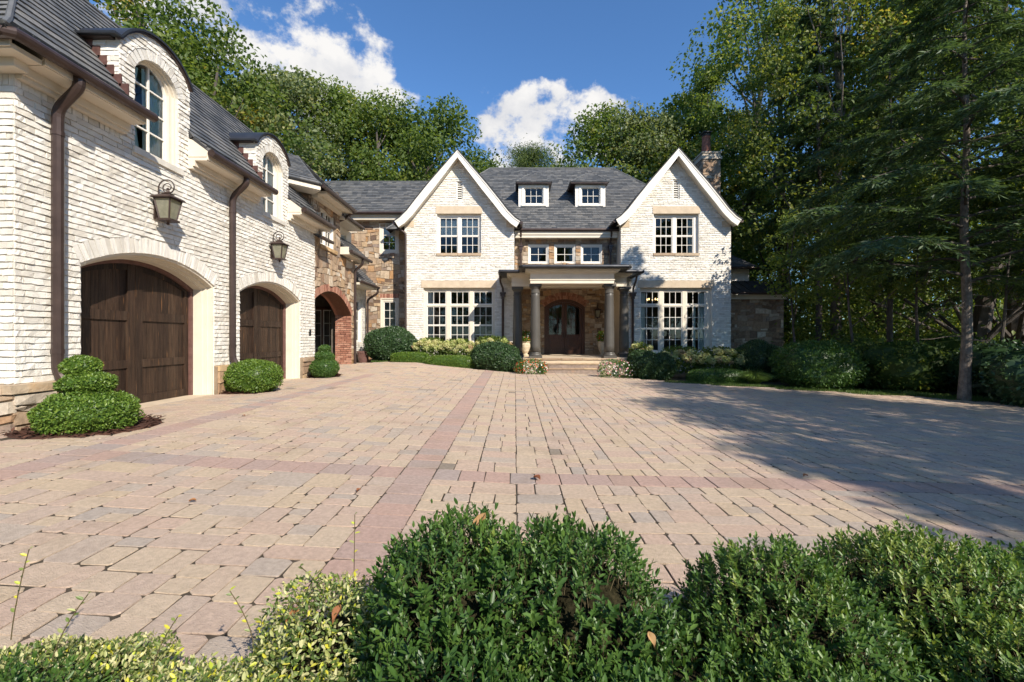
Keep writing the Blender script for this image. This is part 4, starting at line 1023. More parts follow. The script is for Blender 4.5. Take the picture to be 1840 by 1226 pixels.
# -------- portico, porch and front door
def portico():
    yc = 18.2
    def beams(x0, x1, y0, y1, parent):
        pass
    po = empty('portico', (2.4, 18.6, .36), HOUSE)
    # floor and steps
    FLZ = .36
    fl = MB().box(-.5, 5.5, 19.0, 22.9, -.4, FLZ).box(.35, 4.45, 18.06, 18.999, -.4, FLZ).build('porch_floor', MT['limestone'], HOUSE)
    st = empty('steps', (2.4, 17.4, -.2), HOUSE)
    for i, (y, z) in enumerate(((17.40, .0), (17.73, .18))):
        MB().box(1.12, 3.42, y + .03, 18.05, -.3 if i == 0 else .0, z - .045, t=.76).build('riser', MT['stone'], st, tone=True)
        for a, b in ((1.08, 1.85), (1.86, 2.7), (2.71, 3.46)):
            V, F = block(FA(y), ((a, z - .044), (b, z - .044), (b, z), (a, z)), .0, .006, .004, back=-.36, cols=3); mesh_from('tread', [tuple(v) for v in V], F, MT['ledge'], st, U(.5, 1))
    for a, b in ((.33, 1.1), (1.11, 1.9), (1.91, 2.75), (2.76, 3.5), (3.51, 4.47)):
        V, F = block(FA(18.03), ((a, FLZ - .05), (b, FLZ - .05), (b, FLZ + .004), (a, FLZ + .004)), .02, .005, .004, back=-.3, cols=3); mesh_from('tread', [tuple(v) for v in V], F, MT['ledge'], st, U(.5, 1))
    # columns
    def column(x, y, name='column'):
        c = empty(name, (x, y, FLZ), HOUSE)
        MB().box(x - .27, x + .27, y - .27, y + .27, FLZ, FLZ + .10).lathe((x, y, FLZ + .10), [(.265, 0), (.275, .03), (.265, .06), (.235, .07), (.235, .10), (.225, .13)], 24).build('base', MT['column'], c)
        H = 3.06 - .23 - .24
        prof = [(.215 - .038 * (t ** 1.6) , .23 + H * t) for t in [i / 10 for i in range(11)]]
        MB().lathe((x, y, FLZ), prof, 28).build('shaft', MT['column'], c, smooth=True)
        z = FLZ + .23 + H
        MB().lathe((x, y, z - .14), [(.185, 0), (.20, .012), (.20, .03), (.185, .04)], 24).lathe((x, y, z), [(.18, 0), (.18, .05), (.205, .08), (.235, .13), (.235, .15)], 24).box(x - .25, x + .25, y - .25, y + .25, z + .15, z + .23).build('capital', MT['column'], c)
    for x, y in ((X(962, 18.6), 18.6), (X(1094.5, 18.6), 18.6), (X(930, 19.6), 19.62), (X(1121.5, 19.6), 19.62)): column(x, y)
    zb, zt = FLZ + 3.06, 4.02
    def ring_beam(x0, x1, y0, y1, nm):
        m = MB(); w = .42
        m.box(x0, x1, y0, y0 + w, zb + .006, zt - .12); m.box(x0, x0 + w, y0 + w + .002, y1, zb + .004, zt - .12); m.box(x1 - w, x1, y0 + w + .002, y1, zb + .004, zt - .12)
        # architrave fascia, frieze and cornice mouldings standing proud
        for e, a, b in ((.03, zb + .14, zb + .17), (.05, zb + .41, zb + .45), (.12, zb + .451, zb + .50), (.20, zb + .501, zt - .02)):
            m.box(x0 - e, x1 + e, y0 - e, y0 - .002, a, b); m.box(x0 - e, x0 - .002, y0 - .001, y1, a, b); m.box(x1 + .002, x1 + e, y0 - .001, y1, a, b)
        return m.build(nm, MT['cream'], po)
    cxa, cxb = X(953, 18.2), X(1104, 18.2)
    ring_beam(cxa, cxb, 18.24, 19.2, 'entablature')
    ring_beam(X(919, 19.3), X(1126, 19.3), 19.3, 20.86, 'entablature')
    MB().box(cxa + .02, cxb - .02, 18.5, 19.3, zb + .3, zb + .34).box(X(919, 19.3) + .05, X(1126, 19.3) - .05, 19.31, 20.85, zb + .301, zb + .341).box(.02, 4.95, 20.851, 22.88, zb + .302, zb + .342).build('ceiling', MT['cream'], po)
    # low metal roof with its gutters; front bay and stepped back sides
    r = MB(); zr = 4.03
    r.box(-.62, 5.42, 18.92, 20.86, zr - .02, zr + .06); r.box(.0, 4.96, 20.861, 21.79, zr - .02, zr + .06); r.box(.28, 4.60, 17.88, 18.919, zr + .001, zr + .09)
    V = [(.3, 17.9, zr + .09), (4.58, 17.9, zr + .09), (4.58, 21.7, zr + .20), (.3, 21.7, zr + .20)]
    r.add(V, [(0, 1, 2, 3)]); r.build('porch_roof', MT['dark_metal'], po)
    mb = MB().tube([(.25, 19.0, zr + .03), (.23, 17.95, zr + .03), (.31, 17.84, zr + .03), (4.57, 17.84, zr + .03), (4.65, 17.95, zr + .03), (4.63, 19.0, zr + .03)], .075, 10); mb.build('gutter', MT['dark_metal'], po)
    for s in (-1, 1):
        x0 = .2 if s < 0 else 4.7; x1 = -.66 if s < 0 else 5.46
        MB().tube([(x0, 18.88, zr - .01), (x1, 18.88, zr - .01), (x1, 19.1, zr - .01), (x1, 20.84, zr - .01)], .075, 10).build('gutter', MT['dark_metal'], po)
        X0 = X(903.5 if s < 0 else 1138, 20.7)
        pipe([(x1 * 1.0, 19.9, zr - .05), (x1, 20.1, zr - .3), (X0, 20.72, zr - .52), (X0, 20.74, zr - .70)], .045, HOUSE)
        MB().box(X0 - .14, X0 + .14, 20.60, 20.88, zr - .78, zr - .72).box(X0 - .11, X0 + .11, 20.63, 20.88, zr - .90, zr - .781).box(X0 - .07, X0 + .07, 20.68, 20.86, zr - 1.02, zr - .901).build('hopper_head', MT['bronze'], HOUSE)
        pipe([(X0, 20.78, zr - .98), (X0, 20.78, -.15)], .06, HOUSE)
    # entry wall
    D = 22.9; f = FA(D)
    a, b = X(978, D), X(1051, D); vs, ri = Zp(552, D), (552 - 538) / FPX * D
    A = arch_poly(a, b, .30, vs, ri)
    rim = arch_out(arc(a, b, vs, ri), .36)
    ho = [(a - .0, .30), (a, vs)] + rim + [(b, vs), (b, .30)]
    wall = MB().slab(f, rect(-.02, 4.98, .1, 4.0), [A], -.4, 0).build('stone_wall', MT['stone_joint'], HOUSE)
    ashlar(f, [rect(0, 4.96, .36, 3.9), ho], wall, hr=(.14, .32), wr=(.18, .45), d=.02)
    ring(RB, f, a, b, vs, ri, .18, wall, bw=.08, d=.03)
    rm = arc(a, b, vs, ri, 20); o2 = arch_out(rm, .185)
    # second ring
    n = 40; Q1 = o2; Q2 = arch_out(rm, .36); m = len(Q1) - 1
    def at(P, k): x = k * m; i = min(int(x), m - 1); r_ = x - i; return (P[i][0] + (P[i + 1][0] - P[i][0]) * r_, P[i][1] + (P[i + 1][1] - P[i][1]) * r_)
    for k in range(n):
        V, F = block(f, (at(Q1, (k + .08) / n), at(Q1, (k + .92) / n), at(Q2, (k + .92) / n), at(Q2, (k + .08) / n)), .026, .005, .003); RB.add(V, F, R(), wall)
    dr = empty('front_door', f((a + b) / 2, .36), HOUSE)
    P0 = [(a, .36)] + arc(a, b, vs, ri) + [(b, .36)]
    ins = lambda e: [(a + e, .36)] + arc(a + e, b - e, vs, ri - e * .3) + [(b - e, .36)]
    dn = lambda P, e: [(p[0], p[1] - e) if 0 < i < len(P) - 1 else p for i, p in enumerate(P)]
    MB().band(f, P0, dn(ins(.13), .11), -.30, -.02).build('frame', MT['door_wood'], dr)
    um = (a + b) / 2; hw = (b - a) / 2; Rr = (hw * hw + ri * ri) / (2 * ri); cy = vs + ri - Rr
    top = lambda u: cy + math.sqrt(Rr * Rr - (u - um) ** 2) - .12
    for l, r_ in ((a + .13, um - .008), (um + .008, b - .13)):
        lf = MB(); s = .13; zg0 = .36 + 1.02
        for u0, u1 in ((l, l + s), (r_ - s, r_)):
            V = [f(x, y, nn) for nn in (-.22, -.14) for x, y in ((u0, .37), (u1, .37), (u1, top(u1)), (u0, top(u0)))]
            lf.add(V, [(3, 2, 1, 0), (4, 5, 6, 7), (0, 1, 5, 4), (1, 2, 6, 5), (2, 3, 7, 6), (3, 0, 4, 7)])
        for v0, v1 in ((.37, .57), (zg0 - .17, zg0)): lf.fbox(f, l + s, r_ - s, v0, v1, -.22, -.142)
        us = [l + s + (r_ - s - l - s) * i / 8 for i in range(9)]
        lf.band(f, [(u, top(u)) for u in us], [(u, top(u) - .14) for u in us], -.22, -.142)
        lf.fbox(f, l + s, r_ - s, .571, zg0 - .171, -.21, -.175); lf.fbox(f, l + s + .06, r_ - s - .06, .62, zg0 - .22, -.20, -.150)
        for i in (1, 2): x = l + s + (r_ - l - 2 * s) * i / 3; lf.fbox(f, x - .011, x + .011, zg0, top(x) - .13, -.20, -.160)
        for i in (1, 2, 3): v = zg0 + (vs - .1 - zg0) * i / 3.4; lf.fbox(f, l + s, r_ - s, v - .011, v + .011, -.201, -.161)
        lf.build('door_leaf', MT['door_wood'], dr)
        pts = [(l + s, zg0), (r_ - s, zg0)] + [(u, top(u) - .14) for u in reversed(us)]
        mesh_from('pane', [f(x, y, -.18) for x, y in pts], [tuple(range(len(pts)))], MT['glass'], dr)
    for s in (-1, 1): MB().tube([f(um + s * .07, .36 + .85, -.14), f(um + s * .07, .36 + .85, -.08), f(um + s * .07, .36 + 1.15, -.08), f(um + s * .07, .36 + 1.15, -.14)], .014, 8).build('handle', MT['iron'], dr)
    MB().box(.1, 4.9, 26, 26.1, 0, 4).box(.1, .2, 23.35, 26, 0, 4).box(4.8, 4.9, 23.35, 26, 0, 4).box(.1, 4.9, 23.35, 26, 3.8, 3.89).box(.1, 4.9, 23.31, 26, .2, .35).build('inner_wall', MT['room'], HOUSE)
portico()
# rain pipe at the left corner of the left gable
pipe([(X(712, 20.6), 20.75, Zp(404, 20.7)), (X(714, 20.6), 20.75, Zp(410, 20.7)), (X(728, 20.75), 20.82, Zp(418, 20.7)), (X(728.5, 20.75), 20.82, .1)], .05, HOUSE)
BR.finish(HOUSE); RB.finish(HOUSE); ST.finish(HOUSE); SL.finish(HOUSE)
# ---------------------------------------------------------------- lamps
def lantern(loc, label, face='x'):
    """wall lantern facing +X (or -Y), with scrolled bracket"""
    root = empty('wall_lantern', (0, 0, 0)); tag(root, label, 'wall lamp', 'wall lanterns on the house')
    b = MB().box(0, .025, -.055, .055, -.36, .02).tube([(.02, 0, -.02), (.05, 0, .04), (.05, 0, .22)], .012, 8)
    sc = []
    for i in range(40):
        t = i / 39; w = math.pi - t * 3.4 * math.pi; r = .15 * (1 - t * .74)
        cx, cz = .05 + .15 + .02 * t, .20
        sc.append((cx + r * math.cos(w), 0, cz + r * math.sin(w)))
    b.tube(sc, [.011 - .003 * i / 39 for i in range(40)], 8).tube([(.055, 0, .10), (.10, 0, .06), (.145, 0, .02)], .007, 6)
    b.box(.02, .10, -.03, .03, -.30, -.26).box(.02, .08, -.02, .02, -.34, -.301)
    b.build('bracket', MT['bronze'], root)
    cx = .215; zt, zb = -.03, -.36; wt, wb = .135, .085
    fr = MB()
    for sx, sy in ((1, 1), (1, -1), (-1, 1), (-1, -1)): fr.tube([(cx + sx * wb, sy * wb, zb), (cx + sx * wt, sy * wt, zt)], .017, 4)
    fr.box(cx - wb - .035, cx + wb + .035, -wb - .035, wb + .035, zb - .035, zb - .002).lathe((cx, 0, zb - .10), [(.012, 0), (.03, .02), (.02, .04), (.05, .066)], 10)
    fr.box(cx - wt - .012, cx + wt + .012, -wt - .012, wt + .012, zt, zt + .018); fr.build('frame', MT['bronze'], root)
    rf = MB(); e = wt + .05
    V = [(cx - e, -e, zt + .019), (cx + e, -e, zt + .019), (cx + e, e, zt + .019), (cx - e, e, zt + .019), (cx - e + .02, -e + .02, zt + .05), (cx + e - .02, -e + .02, zt + .05), (cx + e - .02, e - .02, zt + .05), (cx - e + .02, e - .02, zt + .05), (cx - .05, -.05, zt + .11), (cx + .05, -.05, zt + .11), (cx + .05, .05, zt + .11), (cx - .05, .05, zt + .11)]
    rf.add(V, [(3, 2, 1, 0), (8, 9, 10, 11)] + [(k * 4 + i, k * 4 + (i + 1) % 4, k * 4 + 4 + (i + 1) % 4, k * 4 + 4 + i) for k in (0, 1) for i in range(4)])
    rf.box(cx - .065, cx + .065, -.065, .065, zt + .11, zt + .125).lathe((cx, 0, zt + .125), [(.04, 0), (.045, .02), (.02, .035), (.018, .06), (.03, .075), (.008, .10)], 10); rf.build('hood', MT['bronze'], root)
    for k in range(4):
        w = k * math.pi / 2; c, s = math.cos(w), math.sin(w)
        V = [(cx + c * wb - s * q * wb, s * wb + c * q * wb, zb) for q in (-1, 1)] + [(cx + c * wt - s * q * wt, s * wt + c * q * wt, zt) for q in (1, -1)]
        mesh_from('glass_pane', V, [(0, 1, 2, 3)], MT['lamp_glass'], root)
    MB().lathe((cx, 0, zb), [(.022, 0), (.022, .11), (.012, .12), (.012, .15)], 10).build('candle', MT['white'], root)
    root.location = loc
    if face != 'x': root.rotation_euler.z = -math.pi / 2
    return root
def dup(root, loc, rz=0.0, sc=1.0, label=None, group=None):
    r = root.copy(); C.objects.link(r); r.location = loc; r.rotation_euler = (0, 0, rz); r.scale = (sc, sc, sc) if not isinstance(sc, tuple) else sc
    if label: r['label'] = label
    if group: r['group'] = group
    for ch in list(root.children):
        c = ch.copy(); C.objects.link(c); c.parent = r
        for g in list(ch.children):
            d = g.copy(); C.objects.link(d); d.parent = c
    return r
L1 = lantern((-6.29, 7.80, 3.62), 'bronze wall lantern with scroll bracket above the nearer garage door')
dup(L1, (-6.29, 11.50, 3.60), label='bronze wall lantern with scroll bracket above the farther garage door')
L3 = dup(L1, (X(1072, 22.9), 22.87, 2.62), -math.pi / 2, label='dark wall lantern in the porch shade right of the front door')
# chandelier glimpsed through the right ground-floor window
em = bpy.data.materials.new('lit_bulb'); em.use_nodes = True
em.node_tree.nodes['Principled BSDF'].inputs['Emission Color'].default_value = (1, .62, .25, 1); em.node_tree.nodes['Principled BSDF'].inputs['Emission Strength'].default_value = 4
chd = tag(empty('chandelier', (X(1172, 22.4), 22.4, Zp(537, 22.4))), 'small chandelier with lit candle bulbs seen through the right ground-floor window', 'chandelier')
cb = MB(); cX, cZ = X(1172, 22.4), Zp(540, 22.4)
cb.tube([(cX, 22.4, cZ), (cX, 22.4, 3.65)], .015, 6)
for k in range(5):
    w = k * 1.257; cb.tube([(cX, 22.4, cZ - .05), (cX + .18 * math.cos(w), 22.4 + .18 * math.sin(w), cZ - .10), (cX + .26 * math.cos(w), 22.4 + .26 * math.sin(w), cZ)], .012, 6)
cb.build('arms', MT['iron'], chd)
for k in range(5):
    w = k * 1.257; MB().lathe((cX + .26 * math.cos(w), 22.4 + .26 * math.sin(w), cZ), [(.015, 0), (.03, .04), (.008, .10)], 8).build('bulb', em, chd)

# ---------------------------------------------------------------- foliage
def unit(a): return a / np.maximum(np.linalg.norm(a, axis=-1, keepdims=True), 1e-9)
def leaf_arrays(P, D, Nn, Ln, W, six=False, fold=.25):
    """pointed leaf blades: base P, axis D, normal Nn"""
    D = unit(D); S = unit(np.cross(D, Nn)); Nn = np.cross(S, D)
    Ln = np.broadcast_to(Ln, (len(P),))[:, None]; W = np.broadcast_to(W, (len(P),))[:, None]
    tip = P + D * Ln
    if not six:
        m = P + D * Ln * .45 + Nn * W * fold
        V = np.stack([P, m + S * W * .5, tip, m - S * W * .5], 1)
        return V.reshape(-1, 3), np.array([[0, 1, 2], [0, 2, 3]])
    a = P + D * Ln * .28 + Nn * W * fold; b = P + D * Ln * .68 + Nn * W * fold * .8
    V = np.stack([P, a + S * W * .44, b + S * W * .42, tip, b - S * W * .42, a - S * W * .44], 1)
    return V.reshape(-1, 3), np.array([[0, 1, 2, 3], [0, 3, 4, 5]])
def fast_mesh(name, V, F, m, tone, parent, loc, smooth=False):
    """big mesh from arrays; F (n,k)"""
    me = bpy.data.meshes.new(name); n, k = F.shape
    V = V - np.asarray(loc, dtype=float)
    me.vertices.add(len(V)); me.vertices.foreach_set('co', V.astype(np.float32).ravel())
    me.loops.add(n * k); me.loops.foreach_set('vertex_index', F.astype(np.int32).ravel())
    me.polygons.add(n); me.polygons.foreach_set('loop_start', np.arange(0, n * k, k, dtype=np.int32)); me.polygons.foreach_set('loop_total', np.full(n, k, dtype=np.int32))
    at = me.attributes.new('tone', 'FLOAT', 'FACE'); at.data.foreach_set('value', np.asarray(tone, dtype=np.float32))
    me.materials.append(m); me.update(calc_edges=True)
    return link(bpy.data.objects.new(name, me), loc, parent)
def leaves(name, P, D, Nn, Ln, W, tone, m, parent, loc, six=False, fold=.25):
    V, T = leaf_arrays(P, D, Nn, Ln, W, six, fold); k = 6 if six else 4
    F = (T[None] + (np.arange(len(P)) * k)[:, None, None]).reshape(-1, T.shape[1])
    return fast_mesh(name, V, F, m, np.repeat(np.clip(tone, 0, 1), len(T)), parent, loc)
def rdir(n):
    return unit(RNG.normal(size=(n, 3)))
def lumps(d, seed, amp, fr=3.0):
    r = np.random.default_rng(seed); s = 0
    for i in range(5):
        k = r.normal(size=3) * fr * (1 + i * .6); s = s + np.sin(d @ k + r.uniform(0, 6)) / (1 + i * .5)
    return 1 + amp * s / 2.2
def dome(n, c, rad, seed, amp=.06, power=2.0, zmin=-.9, depth=.12):
    """points near the surface of a lumpy superellipsoid, with outward normals"""
    d = rdir(int(n * 1.6)); d = d[d[:, 2] > zmin][:n]
    q = d / (np.sum(np.abs(d) ** power, -1, keepdims=True) ** (1 / power))
    k = lumps(d, seed, amp)[:, None] * (1 - depth * RNG.random((len(d), 1)) ** 1.5)
    P = np.asarray(c) + q * k * np.asarray(rad)
    nn = unit(np.sign(q) * np.abs(q) ** (power - 1) / np.asarray(rad))
    return P, nn
def core(name, c, rad, seed, m, parent, amp=.06, power=2.0, k=.86, loc=None):
    """filler lump added inside a shrub so no light comes through"""
    nu, nv = 28, 16; V = []; F = []
    for j in range(nv + 1):
        for i in range(nu):
            a = 2 * math.pi * i / nu; b = -math.pi / 2 + math.pi * j / nv
            V.append((math.cos(a) * math.cos(b), math.sin(a) * math.cos(b), math.sin(b)))
    d = np.array(V); q = d / (np.sum(np.abs(d) ** power, -1, keepdims=True) ** (1 / power))
    V = np.asarray(c) + q * lumps(d, seed, amp)[:, None] * np.asarray(rad) * k
    F = [(j * nu + i, j * nu + (i + 1) % nu, (j + 1) * nu + (i + 1) % nu, (j + 1) * nu + i) for j in range(nv) for i in range(nu)]
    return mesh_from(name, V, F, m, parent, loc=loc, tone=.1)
def clipped(name, label, cat, balls, n, leaf, mt, group=None, seed=1, power=2.0, amp=.05, spread=.9, tone=(.2, .75), depth=.10):
    """a clipped shrub built of one or more leafy balls; balls = [(centre, radii)]"""
    b0 = balls[0]; base = (b0[0][0], b0[0][1], min(b[0][2] - b[1][2] for b in balls))
    root = tag(empty(name, base), label, cat, group)
    A = np.array([b[1][0] * b[1][1] + b[1][0] * b[1][2] * 2 for b in balls]); A = A / A.sum()
    for i, (c, rad) in enumerate(balls):
        m = int(n * A[i]); P, N_ = dome(m, c, rad, seed + i, amp, power, -.85, depth)
        D = unit(N_ * 1.0 + rdir(len(P)) * spread + np.array([0, 0, .25])); Nr = unit(N_ + rdir(len(P)) * .9)
        t = tone[0] + (tone[1] - tone[0]) * RNG.random(len(P)) + .25 * (RNG.random(len(P)) > .93)
        s = RNG.uniform(.7, 1.25, len(P))
        o = leaves('foliage', P - D * leaf * .5, D, Nr, leaf * s, leaf * .55 * s, t, MT[mt], root, c); tag(o, kind='stuff')
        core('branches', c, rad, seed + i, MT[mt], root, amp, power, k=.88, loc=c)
    return root
def sprigs(O, A, ln, nodes, leaf, wid, theta, tone_fn):
    """leafy shoots: stems from O along A with opposite leaf pairs"""
    n = len(O); A = unit(A); ref = np.where(np.abs(A[:, 2:3]) < .9, np.array([[0, 0, 1.]]), np.array([[1., 0, 0]]))
    U_ = unit(np.cross(A, ref)); V_ = np.cross(A, U_); ph = RNG.uniform(0, 6.28, n)
    P, D, N_, S, T = [], [], [], [], []
    base_t = tone_fn(n)
    bend = rdir(n) * .25
    for j in range(nodes):
        f = (j + 1) / nodes
        ax = unit(A + bend * f)
        pos = O + ax * (ln * f)[:, None]
        for k in (0, 1):
            w = ph + j * 1.5708 + k * math.pi + RNG.uniform(-.3, .3, n)
            Rr = U_ * np.cos(w)[:, None] + V_ * np.sin(w)[:, None]
            th = theta * (1 - .55 * (f > .99) - .15 * f) + RNG.uniform(-.2, .2, n)
            d = ax * np.cos(th)[:, None] + Rr * np.sin(th)[:, None]; nn = ax * np.sin(th)[:, None] - Rr * np.cos(th)[:, None]
            P.append(pos); D.append(d); N_.append(nn); S.append(RNG.uniform(.75, 1.15, n) * (1.0 - .25 * abs(f - .55))); T.append(base_t + .12 * f + RNG.uniform(-.1, .1, n))
    return np.concatenate(P), np.concatenate(D), np.concatenate(N_), np.concatenate(S), np.concatenate(T)
def boxwood(label, balls, dens, seed, leaf=.026, group=None, mt='box', lnr=(.05, .12), power=2.3, amp=.07, tone=(.15, .65)):
    """large foreground boxwood: shoots with real leaf pairs over a near-black filler core"""
    b0 = balls[0]; base = (b0[0][0], b0[0][1], min(b[0][2] - b[1][2] for b in balls))
    root = tag(empty('boxwood_bush', base), label, 'bush', group)
    Ps, Ns = [], []
    for i, (c, rad) in enumerate(balls):
        a = 2 * math.pi * (rad[0] * rad[1] + rad[0] * rad[2] + rad[1] * rad[2]) / 3 * 1.3
        P, N_ = dome(int(a * dens), c, rad, seed + i, amp, power, -.6, .16)
        keep = np.ones(len(P), bool)
        for j, (c2, r2) in enumerate(balls):
            if j != i: keep &= np.sum(((P - np.asarray(c2)) / np.asarray(r2)) ** 2, -1) > .66
        Ps.append(P[keep]); Ns.append(N_[keep])
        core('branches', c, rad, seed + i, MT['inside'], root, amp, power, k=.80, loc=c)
    P = np.concatenate(Ps); N_ = np.concatenate(Ns); n = len(P)
    A = unit(N_ * .9 + np.array([0, 0, 1.0]) + rdir(n) * .45); ln = RNG.uniform(*lnr, n) * np.where(RNG.random(n) > .93, RNG.uniform(1.4, 2.3, n), 1)
    O = P - A * (ln * .7)[:, None]
    pk = RNG.normal(size=(4, 3)) * 7; patch = sum(np.sin(P @ q + i) for i, q in enumerate(pk)) / 4
    tf = lambda k: RNG.uniform(tone[0], tone[1], k) + .22 * patch + .25 * (RNG.random(k) > .94)
    size = RNG.uniform(.72, 1.28, n)
    p, d, nn, s, t = sprigs(O, A, ln, 6, leaf, leaf * .45, 1.0, tf)
    s = s * np.tile(size, 12)
    o = leaves('foliage', p, d, nn, leaf * s, leaf * .40 * s, t, MT[mt], root, base, six=True, fold=.18); tag(o, kind='stuff')
    st = MB()
    V = []; F = []
    S1 = unit(np.cross(A, rdir(n))) * .0013; S2 = np.cross(A, S1 / .0013) * .0013
    O2 = O - A * .03; E = O + A * ln[:, None]
    Vs = np.stack([O2 + S1, O2 - S1 * .5 + S2, O2 - S1 * .5 - S2, E], 1).reshape(-1, 3); k = np.arange(n) * 4
    Fs = np.concatenate([np.stack([k, k + 1, k + 3], 1), np.stack([k + 1, k + 2, k + 3], 1), np.stack([k + 2, k, k + 3], 1)])
    tag(fast_mesh('stems', Vs, Fs, MT['twig'], np.full(len(Fs), .5), root, base), kind='stuff')
    return root
# foreground boxwoods along the near edge of the court
boxwood('big dark boxwood bush in the middle of the foreground, the largest at the near edge', [((-.21, 1.58, -.06), (.30, .36, .57)), ((.17, 1.60, -.09), (.38, .38, .56)), ((-.16, 1.22, -.22), (.32, .36, .54)), ((.18, 1.15, -.25), (.44, .38, .52)), ((.45, 1.34, -.20), (.30, .34, .46))], 1050, 11, leaf=.032, power=3.0, tone=(.0, .55), lnr=(.06, .13), group='foreground boxwoods')
boxwood('middle foreground boxwood bush, partly shaded, right of the big dark one', [((.92, 1.55, -.10), (.38, .38, .52)), ((.84, 1.18, -.22), (.34, .40, .50))], 1650, 21, leaf=.025, group='foreground boxwoods', tone=(.12, .7), lnr=(.04, .09))
boxwood('bright green boxwood bush at the bottom right corner of the foreground', [((1.58, 1.70, -.10), (.44, .42, .53)), ((1.60, 1.30, -.20), (.42, .40, .50)), ((2.15, 1.6, -.14), (.40, .45, .5))], 1650, 31, leaf=.024, group='foreground boxwoods', tone=(.3, .95), lnr=(.04, .09))
boxwood('low boxwood in the bottom left corner of the foreground', [((-1.27, 1.12, -.10), (.24, .22, .43)), ((-.98, 1.08, -.15), (.20, .20, .42)), ((-1.50, 1.15, -.10), (.2, .2, .4))], 1300, 41, leaf=.022, group='foreground boxwoods', tone=(.25, .7))
def variegated():
    root = tag(empty('euonymus_shrub', (-.8, 1.5, -.25)), 'low sprawling yellow and cream variegated shrub at the bottom left edge', 'shrub')
    for c, rad, n in (((-.60, 1.62, -.14), (.40, .36, .42), 15000), ((-1.05, 1.50, -.22), (.34, .30, .26), 7000), ((-1.55, 1.48, -.05), (.42, .32, .14), 9000), ((-.80, 1.28, -.17), (.42, .26, .36), 9000), ((-.36, 1.85, -.22), (.20, .22, .28), 1800), ((-.45, 1.3, -.2), (.30, .3, .36), 6000)):
        P, N_ = dome(n, c, rad, 5, .16, 2.0, -.3, .28)
        D = unit(N_ * .5 + rdir(len(P)) + np.array([0, 0, .25])); s = RNG.uniform(.6, 1.3, len(P))
        t = RNG.choice([.1, .3, .45, .55, .65, .78, .92, 1.0], len(P), p=[.30, .16, .10, .11, .13, .11, .05, .04]) + RNG.uniform(-.05, .05, len(P))
        o = leaves('foliage', P, D, unit(N_ + rdir(len(P)) * .8), .020 * s, .0095 * s, t, MT['varieg'], root, c, six=True, fold=.2); tag(o, kind='stuff')
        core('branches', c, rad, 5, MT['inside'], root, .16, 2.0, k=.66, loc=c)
    # long wayward shoots, each with its own leaves
    for (x, y, z, h, lx) in ((-.69, 1.90, -.1, .52, 0.0), (-.95, 1.62, .05, .20, -.10), (-1.5, 1.44, .12, .22, .10), (-.70, 1.7, .14, .16, -.13), (-1.22, 1.5, .06, .17, .07), (-1.72, 1.52, .15, .30, .04)):
        path = [(x + lx * (i / 6) ** 1.6, y + .02 * i / 6, z + h * i / 6) for i in range(7)]
        st = MB().tube(path, .0018, 5).build('shoot', MT['twig'], root)
        for i in range(10):
            k = .3 + .7 * i / 9; j = min(int(k * 6), 5); p = Vector(path[j]).lerp(Vector(path[j + 1]), k * 6 - j); sd = 1 if i % 2 else -1
            V, T = leaf_arrays(np.array([tuple(p)]), np.array([[sd * U(.6, 1), U(-.5, .3), U(.2, .8)]]), unit(np.array([[U(-.3, .3), -.5, 1.]])), np.array([U(.016, .028)]), np.array([U(.008, .012)]), True)
            mesh_from('leaf', V, [tuple(f) for f in T], MT['varieg'], st, random.choice([.2, .3, .45, .9, 1.0]))
variegated()
# topiary and balls along the garage, each in a ring of mulch
def mulch(c, r, label):
    P = []; x, y = c; z = float(gz(x, y))
    n = 900; a = RNG.uniform(0, 6.28, n); q = np.sqrt(RNG.random(n)); px_ = x + np.cos(a) * q * r[0]; py_ = y + np.sin(a) * q * r[1]
    zz = gz(px_, py_) + .02 + .03 * (1 - q * q) + RNG.uniform(0, .012, n)
    D = rdir(n) * np.array([1, 1, .25]); o = leaves('bark_mulch', np.stack([px_, py_, zz], 1), D, unit(np.array([[0, 0, 1.]]) + rdir(n) * .4), RNG.uniform(.05, .12, n), RNG.uniform(.02, .04, n), RNG.random(n), MT['mulch'], None, (x, y, z)); tag(o, kind='stuff')
    V = [(x + math.cos(i * .2618) * r[0] * s, y + math.sin(i * .2618) * r[1] * s, float(gz(x, y)) + h) for s, h in ((1.0, -.03), (.96, .012), (.6, .035), (.05, .045)) for i in range(24)]
    F = [(j * 24 + i, j * 24 + (i + 1) % 24, j * 24 + 24 + (i + 1) % 24, j * 24 + 24 + i) for j in range(3) for i in range(24)]
    m = mesh_from('mulch_bed', V, F, MT['mulch'], None, tone=.2); tag(m, kind='structure')
for (x, y, a, b) in BEDS: mulch((x, y), (a, b), '')
G1 = 'clipped shrubs at the garage piers'
clipped('topiary', 'three-tier clipped topiary at the near garage corner, widest ball at the bottom', 'topiary',
        [((-5.50, 5.74, .20), (.54, .50, .33)), ((-5.55, 5.78, .595), (.31, .29, .155)), ((-5.66, 5.82, .80), (.215, .21, .155))], 15000, .036, 'lime_box', G1, 3, amp=.085, spread=1.1, depth=.16)
clipped('ball_shrub', 'single round bright green clipped shrub between the two garage doors', 'shrub', [((-5.75, 9.80, .33), (.56, .54, .37))], 11000, .038, 'lime_box', G1, 13, power=2.3, amp=.075, spread=1.1, depth=.16)
clipped('topiary', 'small three-tier clipped topiary beside the brick arch of the stone passage', 'topiary',
        [((-5.72, 13.35, .29), (.42, .40, .31)), ((-5.72, 13.38, .64), (.28, .27, .18)), ((-5.72, 13.40, .86), (.18, .18, .12))], 7000, .036, 'box', G1, 23, amp=.07, tone=(.2, .8), spread=1.1)
